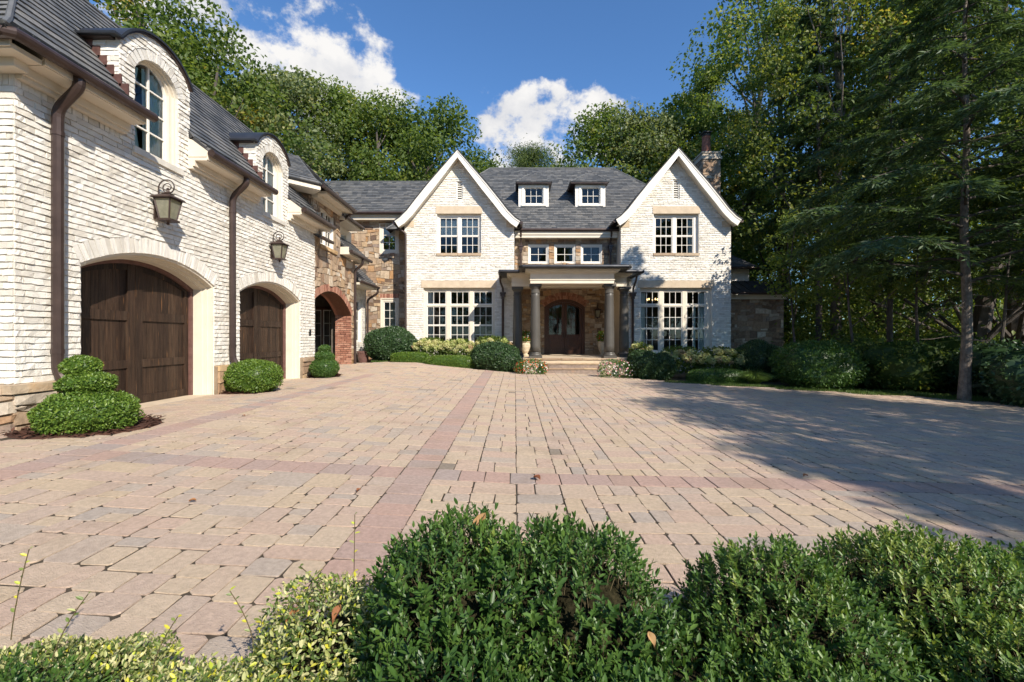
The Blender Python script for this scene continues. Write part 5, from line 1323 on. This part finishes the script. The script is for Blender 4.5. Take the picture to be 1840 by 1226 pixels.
# planting in front of the house; pixel marks give where each stands, depth gives size
def bush(label, x0, x1, y0, y1, d, mt, name='round_shrub', cat='shrub', n=7000, leaf=.05, ry=None, power=2.2, amp=.07, group=None, seed=None, tone=(.15, .8), sink=.12, depth=.12, spread=.9):
    a, b = X(x0, d), X(x1, d); top = Zp(y0, d); rx = (b - a) / 2; cx = (a + b) / 2
    bot = float(gz(cx, d)) - sink; rz = (top - bot) / 2
    return clipped(name, label, cat, [((cx, d, bot + rz), (rx, ry or rx, rz))], n, leaf, mt, group, seed or int(x0), power, amp, spread, tone, depth)
bush('large round dark green shrub in front of the stone link wall', 657, 748, 588, 650, 19.9, 'dark_box', n=11000, leaf=.075, amp=.09, spread=1.1)
bush('left half of the low clipped light green hedge under the left window', 703, 772, 633, 662, 18.9, 'lime_box', 'hedge', 'hedge', 6500, .045, .42, 3.5, .03, 'low clipped hedge pieces')
bush('right half of the low clipped light green hedge under the left window', 764, 856, 639, 668, 18.35, 'lime_box', 'hedge', 'hedge', 7500, .045, .42, 3.5, .03, 'low clipped hedge pieces')
bush('wide dark green mounded shrub left of the porch steps', 846, 934, 615, 672, 18.3, 'dark_box', n=8500, leaf=.08, amp=.13, ry=.8, spread=1.1)
bush('small dark green mound in front of the left portico column', 884, 936, 628, 672, 17.9, 'dark_box', n=4200, leaf=.08, amp=.13, ry=.5, spread=1.1)
bush('round dark green shrub right of the porch steps', 1128, 1186, 628, 684, 16.5, 'dark_box', n=6500, leaf=.07, amp=.1, spread=1.1)
bush('rounded dark shrub between the porch-side shrub and the right hydrangea', 1168, 1212, 634, 686, 16.4, 'dark_box', n=4500, leaf=.07, amp=.11, spread=1.1)
bush('low clipped hedge under the right window', 1236, 1342, 663, 692, 15.4, 'box', 'hedge', 'hedge', 8000, .045, .5, 3.2, .04, 'low clipped hedge pieces')
bush('dark leafy shrub in the shade before the stone wing', 1322, 1404, 612, 690, 17.0, 'dark_box', n=9000, leaf=.07, amp=.12)
bush('big loose green shrub at the right end of the bed', 1398, 1530, 612, 705, 14.6, 'box', n=12000, leaf=.075, amp=.16, depth=.3, tone=(.1, .7))
def hydrangea(label, x0, x1, y0, y1, d, heads, seed):
    a, b = X(x0, d), X(x1, d); cx = (a + b) / 2; top = Zp(y0, d); g0 = float(gz(cx, d)) - .05
    root = tag(empty('hydrangea', (cx, d, g0)), label, 'hydrangea', 'hydrangeas under the windows')
    c = (cx, d, g0 + (top - g0) * .48); rad = ((b - a) / 2, .5, (top - g0) * .48)
    P, N_ = dome(int(1500 * (b - a)), c, rad, seed, .1, 2.6, -.6, .35)
    D = unit(N_ * .6 + rdir(len(P)) * .8 + np.array([0, 0, -.1])); o = leaves('foliage', P, D, unit(N_ + rdir(len(P)) * .5 + np.array([0, 0, .6])), RNG.uniform(.08, .14, len(P)), RNG.uniform(.05, .09, len(P)), RNG.uniform(.1, .75, len(P)), MT['leaf'], root, c); tag(o, kind='stuff')
    # one flower head of small petals, shared by all heads of this shrub (three tints)
    me = []
    for k, tt in enumerate(((.55, .9), (.35, .75), (.0, .45), (.9, 1.0))):
        n = 130; dd = rdir(n); q = dd * np.array([.115, .115, .09]); V, T = leaf_arrays(q - .02 * dd, unit(rdir(n) + dd * .4), unit(dd + rdir(n) * .5), np.full(n, .055), np.full(n, .05))
        F = (T[None] + (np.arange(n) * 4)[:, None, None]).reshape(-1, 3)
        ob = fast_mesh('flower_head', V, F, MT['hydra'], np.repeat(RNG.uniform(*tt, n), 2), None, (0, 0, 0)); me.append(ob.data); bpy.data.objects.remove(ob)
    r = np.random.default_rng(seed)
    for i in range(heads):
        u = (i + r.uniform(.1, .9)) / heads; w = r.uniform(0, 1); ph = r.uniform(-.4, .9)
        p = (c[0] + rad[0] * .97 * (2 * u - 1), c[1] - rad[1] * (.25 + .75 * math.cos(ph)) * (1 - .5 * abs(2 * u - 1) ** 3), c[2] + rad[2] * (.15 + .85 * math.sin(max(ph, 0) + .35 * w)) * (1 - .3 * abs(2 * u - 1) ** 3))
        o = bpy.data.objects.new('flower_head', me[int(r.choice([0, 1, 2, 3], p=[.46, .3, .12, .12]))]); o.scale = [r.uniform(.8, 1.25)] * 3; o.rotation_euler = (r.uniform(-.5, .2), r.uniform(-.4, .4), r.uniform(0, 6)); link(o, p, root)
hydrangea('hydrangea full of faded cream heads under the left half of the left window', 744, 800, 607, 636, 19.6, 20, 1)
hydrangea('hydrangea with cream and brownish heads behind the left hedge, under the window centre', 790, 850, 609, 640, 19.5, 24, 2)
hydrangea('hydrangea with pale lime heads behind the mounded shrub left of the portico', 850, 922, 603, 640, 19.9, 20, 3)
hydrangea('small hydrangea with lime heads just right of the portico', 1132, 1168, 613, 640, 18.6, 8, 4)
hydrangea('hydrangea with lime green heads under the left part of the right window', 1186, 1258, 622, 658, 17.4, 24, 5)
hydrangea('hydrangea full of creamy green heads under the right edge of the right window', 1250, 1346, 624, 664, 17.2, 36, 6)
def annuals(label, x0, x1, y0, y1, d, mix, seed):
    a, b = X(x0, d), X(x1, d); cx = (a + b) / 2; g0 = float(gz(cx, d)) - .04; top = Zp(y0, d)
    root = tag(empty('flower_clump', (cx, d, g0)), label, 'flowers', 'bedding flowers beside the steps')
    c = (cx, d, g0 + (top - g0) * .4); rad = ((b - a) / 2, .36, (top - g0) * .55)
    P, N_ = dome(1900, c, rad, seed, .12, 2.2, -.7, .35); o = leaves('foliage', P, unit(N_ + rdir(len(P))), unit(N_ + rdir(len(P))), .06, .03, RNG.uniform(.2, .9, len(P)), MT['box'], root, c); tag(o, kind='stuff')
    n = 230; P, N_ = dome(n, c, np.array(rad) * 1.05, seed, .12, 2.2, -.4, .1)
    pp, dd, nn, tt = [], [], [], []
    for k in range(5):
        w = k * 1.257; s1 = unit(np.cross(N_, np.array([[.3, .2, 1.]]))); s2 = np.cross(N_, s1)
        pp.append(P); dd.append(s1 * math.cos(w) + s2 * math.sin(w) + N_ * .35); nn.append(N_)
    t = RNG.choice(mix[0], len(P), p=mix[1])
    o = leaves('blossoms', np.concatenate(pp), np.concatenate(dd), np.concatenate(nn), .032, .028, np.tile(t, 5), MT['petal'], root, c); tag(o, kind='stuff')
annuals('clump of orange, red and white bedding flowers left of the steps', 926, 984, 645, 674, 17.0, ([.05, .2, .7, .5], [.42, .28, .2, .1]), 51)
annuals('clump of pink and white bedding flowers right of the steps', 1074, 1140, 645, 684, 16.3, ([.36, .45, .55, .75, .9, .05], [.16, .2, .2, .22, .15, .07]), 52)
def urn(x, y, label, mt='urn', z=.36, s=1.0, flowers=True):
    root = tag(empty('urn_planter', (x, y, z)), label, 'planter', 'urns on the porch')
    MB().lathe((x, y, z), [(.15 * s, 0), (.16 * s, .04), (.11 * s, .07), (.10 * s, .10), (.17 * s, .22), (.225 * s, .40), (.235 * s, .52), (.20 * s, .60), (.235 * s, .64), (.24 * s, .67), (.20 * s, .665), (.19 * s, .60)], 24).build('pot', MT[mt], root, smooth=False)
    if not flowers: return
    c = (x, y, z + .86); P, N_ = dome(1300, c, (.28, .28, .30), 77, .2, 2, -.6, .4)
    o = leaves('foliage', P, unit(N_ + rdir(len(P))), unit(N_ + rdir(len(P))), .07, .04, RNG.uniform(.2, .9, len(P)), MT['lime_box'], root, c); tag(o, kind='stuff')
    P, N_ = dome(90, c, (.31, .31, .33), 77, .2, 2, -.3, .1); o = leaves('blossoms', P, unit(N_ + rdir(len(P))), N_, .06, .055, RNG.choice([.1, .25, .7], len(P)), MT['petal'], root, c); tag(o, kind='stuff')
urn(X(944, 20.9), 20.9, 'stone urn planted with flowers between the two left portico columns')
urn(X(1083, 21.2), 21.2, 'stone urn planted with foliage behind the front right portico column')
pot = tag(empty('flower_pot', (X(652, 19.4), 19.4, .12)), 'dark terracotta pot standing beside the big round shrub', 'pot')
MB().lathe((X(652, 19.4), 19.4, .12), [(.17, 0), (.24, .42), (.26, .43), (.26, .50), (.22, .50), (.21, .40)], 20).build('pot', MT['door_frame'], pot)
def grass_clump(px_, d):
    x = X(px_, d); z = float(gz(x, d)) - .03; root = tag(empty('ornamental_grass', (x, d, z)), 'tuft of arching ornamental grass at the right end of the low right hedge', 'grass tuft')
    n = 700; a = RNG.uniform(0, 6.28, n); b = np.stack([np.cos(a) * .1, np.sin(a) * .1, np.zeros(n)], 1) * RNG.random((n, 1)) + np.array([x, d, z]); D = unit(np.stack([np.cos(a) * .5, np.sin(a) * .5, np.full(n, .9)], 1) + rdir(n) * .25)
    L = RNG.uniform(.25, .5, n); m = b + D * L[:, None]
    leaves('blades', np.concatenate([b, m]), np.concatenate([D, unit(D + np.array([0, 0, -1.1]) + np.stack([np.cos(a), np.sin(a), a * 0], 1) * .5)]), rdir(2 * n), np.concatenate([L * 1.25, L * .7]), .014, np.tile(RNG.uniform(.3, 1, n), 2), MT['grass'], root, (x, d, z))['kind'] = 'stuff'
grass_clump(1356, 14.9)
# lawn fringe between paving and planting
def fringe(pts, label):
    n = 0; P = []
    for (x, y, rx, ry, k) in pts:
        a = RNG.uniform(0, 6.28, k); q = np.sqrt(RNG.random(k)); xx = x + np.cos(a) * q * rx; yy = y + np.sin(a) * q * ry
        P.append(np.stack([xx, yy, gz(xx, yy) - .03], 1))
    P = np.concatenate(P); n = len(P); D = unit(np.array([[0, 0, 1.]]) + rdir(n) * .6)
    o = leaves('grass', P, D, rdir(n), RNG.uniform(.05, .13, n), .014, RNG.random(n), MT['grass'], None, tuple(P.mean(0))); tag(o, kind='stuff')
fringe([(-5.2, 19.2, 1.0, .35, 2600), (-4.0, 19.0, 1.0, .3, 2200), (-3.0, 18.5, 1.0, .25, 1800), (-2.0, 18.2, .8, .2, 1200)], 'l')
fringe([(7.6, 14.5, 1.2, .3, 1800), (9.5, 13.8, 1.4, .4, 2600), (11.0, 13.1, 1.2, .5, 2600), (12.2, 12.2, .8, .6, 1400), (6.2, 15.0, 1.2, .3, 1400)], 'r')
# dead leaves lying about
for (x, y, s, tn, rz, lab) in ((-2.62, 3.62, .05, .5, .4, 'orange-brown dead leaf lying on the left paving'), (-1.42, 4.05, .05, .1, 1.2, 'small red-brown dead leaf beside the red paver band'), (.23, 4.62, .09, .0, 2.4, 'dark curled dead leaf on the cross band of pavers'), (3.2, 4.9, .06, .2, .2, 'reddish dead leaf in the shade on the right paving'), (-4.2, 6.9, .05, .3, 3, 'small brown dead leaf on the paving before the nearer garage door')):
    z = float(gz(x, y)) + .012; V = []
    for i in range(9):
        t = i / 8; w = math.sin(math.pi * t) * .38 + .02
        for q in (-1, 0, 1): V.append((x + s * ((t - .5) * math.cos(rz) - q * w * math.sin(rz) ), y + s * ((t - .5) * math.sin(rz) + q * w * math.cos(rz)), z + s * (.25 * q * q + .18 * math.sin(3 * t))))
    F = [(i * 3 + j, i * 3 + j + 1, i * 3 + 4 + j, i * 3 + 3 + j) for i in range(8) for j in range(2)]
    tag(mesh_from('dead_leaf', V, F, MT['dead_leaf'], None, tone=tn), lab, 'leaf', 'fallen leaves on the paving')
for (x, y, z, s, tn, rz, lab) in ((-.13, 1.60, .50, .06, .9, .6, 'pale dead leaf caught on top of the big dark foreground boxwood'), (.40, 1.30, .29, .035, 1., 2.0, 'tan dead leaf caught in the right side of the big dark foreground boxwood'), (1.62, 1.28, .30, .06, .8, 1.3, 'brown dead leaf caught on the bottom right foreground boxwood'), (-.78, 1.56, .20, .045, .5, .3, 'orange-brown curled dead leaf lying on the variegated shrub'), (-.60, 1.50, .24, .045, .2, 1.1, 'red-brown dead leaf on the top of the variegated shrub')):
    V = []
    for i in range(9):
        t = i / 8; w = math.sin(math.pi * t) * .34 + .02
        for q in (-1, 0, 1): V.append((x + s * ((t - .5) * math.cos(rz) - q * w * math.sin(rz)), y + s * (.5 * (t - .5) * math.sin(rz) + q * w * math.cos(rz) * .5), z + s * (.9 * (t - .5) + .35 * q * q + .2 * math.sin(3 * t))))
    F = [(i * 3 + j, i * 3 + j + 1, i * 3 + 4 + j, i * 3 + 3 + j) for i in range(8) for j in range(2)]
    tag(mesh_from('dead_leaf', V, F, MT['dead_leaf'], None, tone=tn), lab, 'leaf', 'dead leaves caught on the foreground shrubs')

# ---------------------------------------------------------------- trees
def limb(mb, p0, d, L, r0, r1, seg=6, wob=.12, droop=0.0):
    P = [Vector(p0)]; d = Vector(d).normalized(); R_ = [r0]
    for i in range(seg):
        d = (d + Vector((U(-wob, wob), U(-wob, wob), U(-wob, wob) - droop))).normalized(); P.append(P[-1] + d * (L / seg)); R_.append(r0 + (r1 - r0) * (i + 1) / seg)
    mb.tube(P, R_, 7); return P, d
def broadleaf(label, H, Rr, clear, leaf, nl, mt='leaf', bark='bark', seed=0, tone=(.15, .75), ncl=70, csize=.24, top=1.0, group=None, trunk_r=None):
    """trunk with limbs reaching leaf clumps; clumps scattered through an uneven crown"""
    random.seed(seed); rg = np.random.default_rng(seed)
    root = tag(empty('broadleaf_tree', (0, 0, 0)), label, 'tree', group)
    mb = MB(); r0 = trunk_r or H * .014
    tp, td = limb(mb, (0, 0, -.3), (U(-.04, .04), U(-.04, .04), 1), H * .86, r0 * 1.25, r0 * .22, 12, .05)
    cl = []
    for i in range(ncl):
        t = rg.random() ** .85; z = clear + (H - clear) * t
        prof = math.sin(math.pi * min(1, .14 + .86 * t) ** (.8 * top)) * .95 + .12
        a = rg.uniform(0, 6.28); q = Rr * prof * (.35 + .65 * rg.random() ** .5) * (1 + .25 * math.sin(a * 2 + seed))
        cl.append(np.array([math.cos(a) * q, math.sin(a) * q, z]))
    cl = np.array(cl)
    for i in range(0, ncl, 4):
        c = Vector(cl[i]); zs = max(clear * .75, c.z - U(.12, .28) * H); k = min(11, max(1, int((zs + .3) / (H * .86) * 12)))
        b = tp[k]; d = c - b; limb(mb, b, d, d.length, max(.02, r0 * .38 * (1 - zs / H * .6)), .012, 6, .07)
    tr = mb.build('trunk', MT[bark], root)
    m = nl // ncl; P = []; N_ = []
    for c in cl:
        s = Rr * csize * rg.uniform(.65, 1.35); d = unit(rg.normal(size=(m, 3))); r_ = rg.random((m, 1)) ** .34
        P.append(c + d * r_ * s * np.array([1.1, 1.1, .72])); N_.append(d)
    P = np.concatenate(P); N_ = np.concatenate(N_); n = len(P)
    D = unit(rg.normal(size=(n, 3)) + np.array([0, 0, -.25])); Nn = unit(N_ * 1.0 + rg.normal(size=(n, 3)) * .6 + np.array([0, 0, .7]))
    ct = np.repeat(rg.uniform(-.2, .2, ncl), m)
    t = tone[0] + (tone[1] - tone[0]) * rg.random(n) + ct + .3 * (rg.random(n) > .97)
    s = rg.uniform(.7, 1.3, n)
    o = leaves('crown', P, D, Nn, leaf * s, leaf * .68 * s, t, MT[mt], root, (0, 0, clear)); tag(o, kind='stuff')
    return root
def conifer(label, H, Rr, clear, seed, nb=70, spray=.30, mt='needle', bark='pale_bark', group=None, r0=.17):
    """hemlock: straight trunk, long drooping limbs carrying flat feathery sprays"""
    random.seed(seed); rg = np.random.default_rng(seed)
    root = tag(empty('hemlock_tree', (0, 0, 0)), label, 'tree', group); mb = MB()
    mb.tube([(.03 * math.sin(i * .9 + seed), .03 * math.cos(i * 1.3), -.3 + (H + .3) * i / 14) for i in range(15)], [r0 * (1.25 if i == 0 else 1) * (1 - i / 15.2) for i in range(15)], 12)
    for i in range(14):   # dead stubs on the bare lower trunk
        a = U(0, 6.28); z = U(1.2, clear + 1); limb(mb, (0, 0, z), (math.cos(a), math.sin(a), U(-.3, .1)), U(.3, 1.1), .012, .004, 4, .2)
    P, D, N_ = [], [], []; tk = mb; mb = MB()
    for i in range(nb):
        t = ((i + rg.random()) / nb) ** .9; z = clear + (H - clear) * t; L = Rr * (1 - t) ** .75 * rg.uniform(.65, 1.15) + .25; a = i * 2.4 + rg.uniform(-.4, .4)
        d0 = Vector((math.cos(a), math.sin(a), .28 * (1 - t) + .1)); pts, _ = limb(mb, (0, 0, z), d0, L, .012 + .035 * (1 - t), .004, 9, .06, .075)
        pts = np.array([tuple(p) for p in pts]); seg = len(pts)
        m = int(19 * L) + 5; u = rg.random(m) ** .7 * (seg - 1.01); k = u.astype(int); fr_ = (u - k)[:, None]
        b = pts[k] * (1 - fr_) + pts[k + 1] * fr_; ax = unit(pts[k + 1] - pts[k]); side = unit(np.cross(ax, [0, 0, 1])) * rg.choice([-1, 1], m)[:, None]
        d = unit(side + ax * .75 + np.array([0, 0, -.30]) + rg.normal(size=(m, 3)) * .15); sl = (L * .26 * (1 - u / seg * .6) + .12) * rg.uniform(.6, 1.2, m)
        ns = 7
        for j in range(ns):    # needles sprays along each branchlet, alternate sides, flat
            q = (j + .5) / ns; pos = b + d * (sl * q)[:, None] + np.array([0, 0, -.10]) * (sl * q * q)[:, None]
            sd = unit(np.cross(d, [0, 0, 1])) * (1 if j % 2 else -1)
            for _ in range(2):
                dd = unit(d * .9 + sd * rg.uniform(.3, 1.1, m)[:, None] + rg.normal(size=(m, 3)) * .28 + np.array([0, 0, -.12])); sd = -sd
                P.append(pos); D.append(dd); N_.append(unit(np.array([[0, 0, 1.]]) + rg.normal(size=(m, 3)) * .55))
    P = np.concatenate(P); D = np.concatenate(D); N_ = np.concatenate(N_); n = len(P)
    tr = tk.build('trunk', MT[bark], root); tag(mb.build('branches', MT['bark'], root), kind='stuff')
    s = rg.uniform(.6, 1.25, n)
    o = leaves('crown', P, D, N_, spray * s, spray * .19 * s, rg.random(n) * .8 + .25 * (rg.random(n) > .92), MT[mt], root, (0, 0, clear), fold=.1); tag(o, kind='stuff')
    return root
def put(root, px_, d, rz=0.0, sc=1.0):
    x = X(px_, d); root.location = (x, d, float(gz(x, d)) - .05); root.rotation_euler.z = rz; root.scale = (sc, sc, sc)
def at(px_, d): x = X(px_, d); return (x, d, float(gz(x, d)) - .05)
def Hof(py, d): return Zp(py, d) + .4
# behind the garage and house, left to right
GB, GR = 'trees in the wood behind the house', 'trees in the wood right of the house'
yl = broadleaf('loose yellowing tree rising behind the garage roof at the upper left', Hof(-60, 21), 4.6, 4, .19, 9500, 'leaf_y', seed=101, ncl=62, csize=.2, tone=(.15, .95), group=GB)
put(yl, 245, 21)
A1 = broadleaf('dense green tree behind the garage wing, first right of the yellowing tree', 17.6, 5.2, 4, .24, 15000, seed=102, ncl=80, group=GB, tone=(.1, .65)); put(A1, 345, 27, .4)
A2 = broadleaf('grey-green broad tree behind the second garage dormer', 18.0, 5.0, 5, .24, 15000, 'leaf_g', seed=103, ncl=85, csize=.22, group=GB, tone=(.3, .85)); put(A2, 455, 30, 1.0)
A3 = broadleaf('tall rounded tree behind the stone tower roof', 18.2, 5.4, 5, .24, 15000, seed=104, ncl=85, group=GB, tone=(.2, .8)); put(A3, 600, 31, 2.0)
A4 = broadleaf('dark green tree behind the left gable', 17.0, 5.0, 4, .24, 15000, seed=105, ncl=80, group=GB, tone=(.05, .6)); put(A4, 800, 31, 3.0)
for src, px_, d, rz, sc, lab in ((A2, 530, 29, 2.2, 1.0, 'grey-green tree standing between the second garage dormer and the tower roof'), (A3, 690, 31, 4.0, .98, 'rounded tree behind the slate link roof'), (A4, 735, 33, 1.5, 1.02, 'dark tree just left of the left gable peak'),
                             (A4, 865, 36, .3, .92, 'dark tree just right of the left gable peak'), (A1, 395, 33, 2.8, 1.06, 'dense tree between the two garage dormers, farther back'),
                             (A3, 1085, 35, .5, 1.05, 'low tree behind the right end of the main roof'), (A2, 1150, 33, 3.3, 1.0, 'tree rising just left of the right gable peak'), (A1, 1212, 35, 5.0, 1.12, 'tall light green tree behind the right gable')):
    dup(src, at(px_, d), rz, sc, lab, GB)
def pine(label, H, Rr, seed, group):
    random.seed(seed); rg = np.random.default_rng(seed); root = tag(empty('pine_tree', (0, 0, 0)), label, 'tree', group); mb = MB()
    tp, _ = limb(mb, (0, 0, -.3), (0, 0, 1), H * .93, .26, .08, 10, .04); P = []
    for i in range(26):
        z = H * (.70 + .3 * rg.random()); a = rg.uniform(0, 6.28); L = Rr * (1.15 - (z / H - .7) * 2.4) * rg.uniform(.6, 1)
        pts, _ = limb(mb, (0, 0, z * .93), (math.cos(a), math.sin(a), .25), max(L, .6), .05, .012, 5, .1)
        for p in pts[2:]: P.append(np.array(tuple(p)) + rg.normal(size=(190, 3)) * np.array([.6, .6, .32]))
    mb.build('trunk', MT['bark'], root); P = np.concatenate(P); n = len(P)
    o = leaves('crown', P, unit(rg.normal(size=(n, 3)) + np.array([0, 0, .5])), rdir(n), .26, .06, rg.random(n), MT['pine'], root, (0, 0, H * .7)); tag(o, kind='stuff')
    return root
P1 = pine('flat-topped pine behind the middle of the main roof ridge', Hof(262, 44), 4.6, 201, GB); put(P1, 955, 44)
dup(P1, at(1015, 47), 2.0, .98, 'second flat-topped pine, right of the first behind the main roof', GB)
dup(A4, at(905, 50), 1.2, .95, 'distant low tree between the left gable and the first pine', GB)
# right-hand wood
B1 = broadleaf('tall leafy tree left of the nearer hemlocks, beside the chimney', 23, 5.2, 3.0, .20, 21000, seed=301, ncl=95, csize=.2, group=GR, tone=(.1, .8)); put(B1, 1352, 33, 0, 1.3)
B2 = broadleaf('tall tree with several pale bare limbs and yellowing leaves', 21, 5.0, 6.0, .17, 15000, 'leaf_y', 'pale_bark', seed=302, ncl=75, csize=.2, group=GR, tone=(.1, .75), trunk_r=.24); put(B2, 1500, 22)
B3 = broadleaf('dense leafy tree deep in the wood between the two hemlocks', 22, 5.0, 2.5, .18, 21000, seed=303, ncl=100, csize=.19, group=GR, tone=(.2, 1.0)); put(B3, 1600, 24)
for src, px_, d, rz, sc, lab in ((B1, 1262, 34, 2.2, .95, 'tree standing directly behind the chimney'), (B3, 1410, 28, 1.7, 1.0, 'leafy tree in the wood behind the slender hemlock'), (B1, 1660, 27, 4.4, 1.0, 'leafy tree in the wood left of the large hemlock'),
                             (B3, 1745, 19, 3.0, .95, 'leafy tree behind the large hemlock at the right'), (B1, 1830, 19, .9, 1.0, 'dark leafy tree at the right edge of the picture'), 
                             (B3, 1560, 36, 2.5, .95, 'far tree in the wood left of the large hemlock, deeper in'), (B3, 1330, 36, .7, .9, 'far tree in the wood above the right wing roof')):
    dup(src, at(px_, d), rz, sc, lab, GR)
H1 = conifer('large hemlock with pale bare lower trunk at the right edge of the court', 14.0, 4.2, 3.0, 401, nb=76, spray=.22, group=GR, r0=.13); put(H1, 1735, 11.8, .6)
H2 = conifer('slender dark hemlock standing behind the bed right of the stone wing', 15.5, 3.0, 4.6, 402, nb=60, spray=.22, bark='bark', group=GR, r0=.13); put(H2, 1472, 21.5, 2.0, 1.2)
dup(H1, at(1930, 14.0), 2.6, 1.0, 'hemlock at the far right, its branches reaching in from beyond the frame', GR)
dup(H2, at(1600, 17.5), 4.0, .9, 'shaded hemlock between the slender hemlock and the large one', GR)
# thin young trunks under the canopy
def sapling(label, H, seed):
    return broadleaf(label, H, 1.5, H * .45, .13, 2600, seed=seed, ncl=22, csize=.38, group='saplings under the trees at the right', trunk_r=.05)
S1 = sapling('thin sapling under the trees left of the slender hemlock', 6.5, 501); put(S1, 1432, 18)
for px_, d, rz, lab in ((1540, 15, 1, 'thin sapling midway between the slender hemlock and the large one'), (1650, 14, 2, 'thin sapling just left of the large hemlock trunk'), (1790, 13, 3, 'thin sapling right of the large hemlock trunk')): dup(S1, at(px_, d), rz, 1.0, lab)
# understory shrubs at the wood's edge
def under(label, px_, d, rx, h, n, seed, mt='leaf'):
    x = X(px_, d); z = float(gz(x, d)) - .1
    return clipped('woodland_shrub', label, 'shrub', [((x, d, z + h * .45), (rx, rx * .9, h * .55))], n, .11, mt, 'shrubs at the edge of the wood', seed, 2.0, .22, 1.2, (.05, .8), .55)
under('leafy shrub at the wood edge right of the big loose shrub', 1545, 15.0, 1.1, 1.7, 3800, 61)
under('leafy shrub at the wood edge left of the large hemlock trunk', 1620, 14.0, 1.2, 1.7, 4200, 62)
under('low leafy shrub behind the large hemlock trunk', 1705, 14.6, 1.4, 1.9, 4500, 63)
under('leafy shrub right of the large hemlock trunk', 1800, 12.6, 1.2, 1.8, 4200, 64, 'dark_box')
under('dark shrub at the right edge of the picture', 1880, 10.8, 1.1, 1.6, 4000, 65, 'dark_box')
# iron fence between bed and wood
fe = tag(empty('iron_fence', (X(1560, 15.8), 15.8, -.5)), 'black iron picket fence half hidden in the shrubs before the wood', 'fence')
a, b = Vector((X(1470, 17.0), 17.0, 0)), Vector((X(1720, 14.4), 14.4, 0)); L = (b - a).length; n = int(L / .12)
fm = []
for i in range(n + 1):
    p = a + (b - a) * i / n; z = float(gz(p.x, p.y)); r = .03 if i % 20 == 0 else .009
    MB().box(p.x - r, p.x + r, p.y - r, p.y + r, z - .1, z + 1.15).build('post' if i % 20 == 0 else 'picket', MT['iron'], fe)
for h in (.15, 1.0): MB().tube([a + Vector((0, 0, float(gz(a.x, a.y)) + h)), b + Vector((0, 0, float(gz(b.x, b.y)) + h))], .013, 4).build('fence_rail', MT['iron'], fe)
# dense low growth through the wood
rg0 = np.random.default_rng(9)
def undergrowth():
    P = []; 
    for i in range(300):
        x = rg0.uniform(14.5, 40); y = rg0.uniform(19, 34); h = rg0.uniform(2.0, 6.5) * (1 if y > 22 else .6); s = rg0.uniform(.8, 1.5)
        n = 260; P.append(np.array([x, y, float(gz(x, y))]) + rg0.normal(size=(n, 3)) * np.array([s, s, h * .38]) * .8 + np.array([0, 0, h * .5]))
    P = np.concatenate(P); n = len(P)
    o = leaves('undergrowth', P, rdir(n), unit(rdir(n) + np.array([0, -.3, .7])), rg0.uniform(.13, .26, n), rg0.uniform(.09, .16, n), rg0.uniform(.1, .95, n), MT['leaf'], None, (22, 26, 0)); tag(o, kind='stuff')
undergrowth()
# the deep wood that reads as one mass, and the wood round the court outside the picture that shades it
def wood(name, spots, protos, seed, drop=0.0):
    rg = np.random.default_rng(seed); Vs, Fs, Ts, k = [], [], [], 0; Vt, Ft, kt = [], [], 0
    for (x, y, s) in spots:
        p = protos[rg.integers(len(protos))]; w = rg.uniform(0, 6.28); c, sn = math.cos(w) * s, math.sin(w) * s
        for ch in p.children:
            me = ch.data; V = np.empty(len(me.vertices) * 3, np.float32); me.vertices.foreach_get('co', V); V = V.reshape(-1, 3).astype(float) + np.array(ch.location)
            Q = np.stack([V[:, 0] * c - V[:, 1] * sn + x, V[:, 0] * sn + V[:, 1] * c + y, V[:, 2] * s + float(gz(x, y))], 1)
            if ch.name.startswith('crown'):
                f = np.empty(len(me.loops), np.int32); me.loops.foreach_get('vertex_index', f); f = f.reshape(-1, 3)
                t = np.empty(len(me.polygons), np.float32); me.attributes['tone'].data.foreach_get('value', t)
                if drop:    # thin, open crowns
                    ch_ = (np.arange(len(f)) // 2) // 60; kp = rg.random(ch_.max() + 1)[ch_] > drop; f = f[kp]; t = t[kp]
                Vs.append(Q); Fs.append(f + k); Ts.append(t); k += len(Q)
            else:
                for pl in me.polygons: Ft.append(tuple(i + kt for i in pl.vertices))
                Vt.append(Q); kt += len(Q)
    root = tag(empty(name, (spots[0][0], spots[0][1], 0)), kind='stuff')
    fast_mesh('crown', np.concatenate(Vs), np.concatenate(Fs), MT['leaf'], np.concatenate(Ts), root, (spots[0][0], spots[0][1], 0))
    mesh_from('trunk', np.concatenate(Vt), Ft, MT['bark'], root, loc=(spots[0][0], spots[0][1], 0))
rg = random.Random(5)
wood('deep_wood', [(17 + i * 3.6 + rg.uniform(-1, 1), 33 + 7 * (i % 3) + rg.uniform(-2, 2), rg.uniform(.5, .66)) for i in range(9)], [B3, B1], 1)
SHADE = [(14.4, -14.6, .74), (14.2, -11.0, .68), (14.0, -7.4, .70), (14.1, -3.8, .72), (15.2, .2, .72), (17.2, -8.5, .74), (17.5, -2.0, .74), (16.4, 11.5, .66)]
wood('side_wood', SHADE, [A2, A3], 2, .14)
wood('rear_wood', [(-22 + i * 5.5 + rg.uniform(-1.5, 1.5), -24 - 3 * (i % 2), rg.uniform(.8, 1.0)) for i in range(6)] + [(-16, 0, .8), (-19, 10, .9), (-15, 20, .9)], [A1, A4], 3)
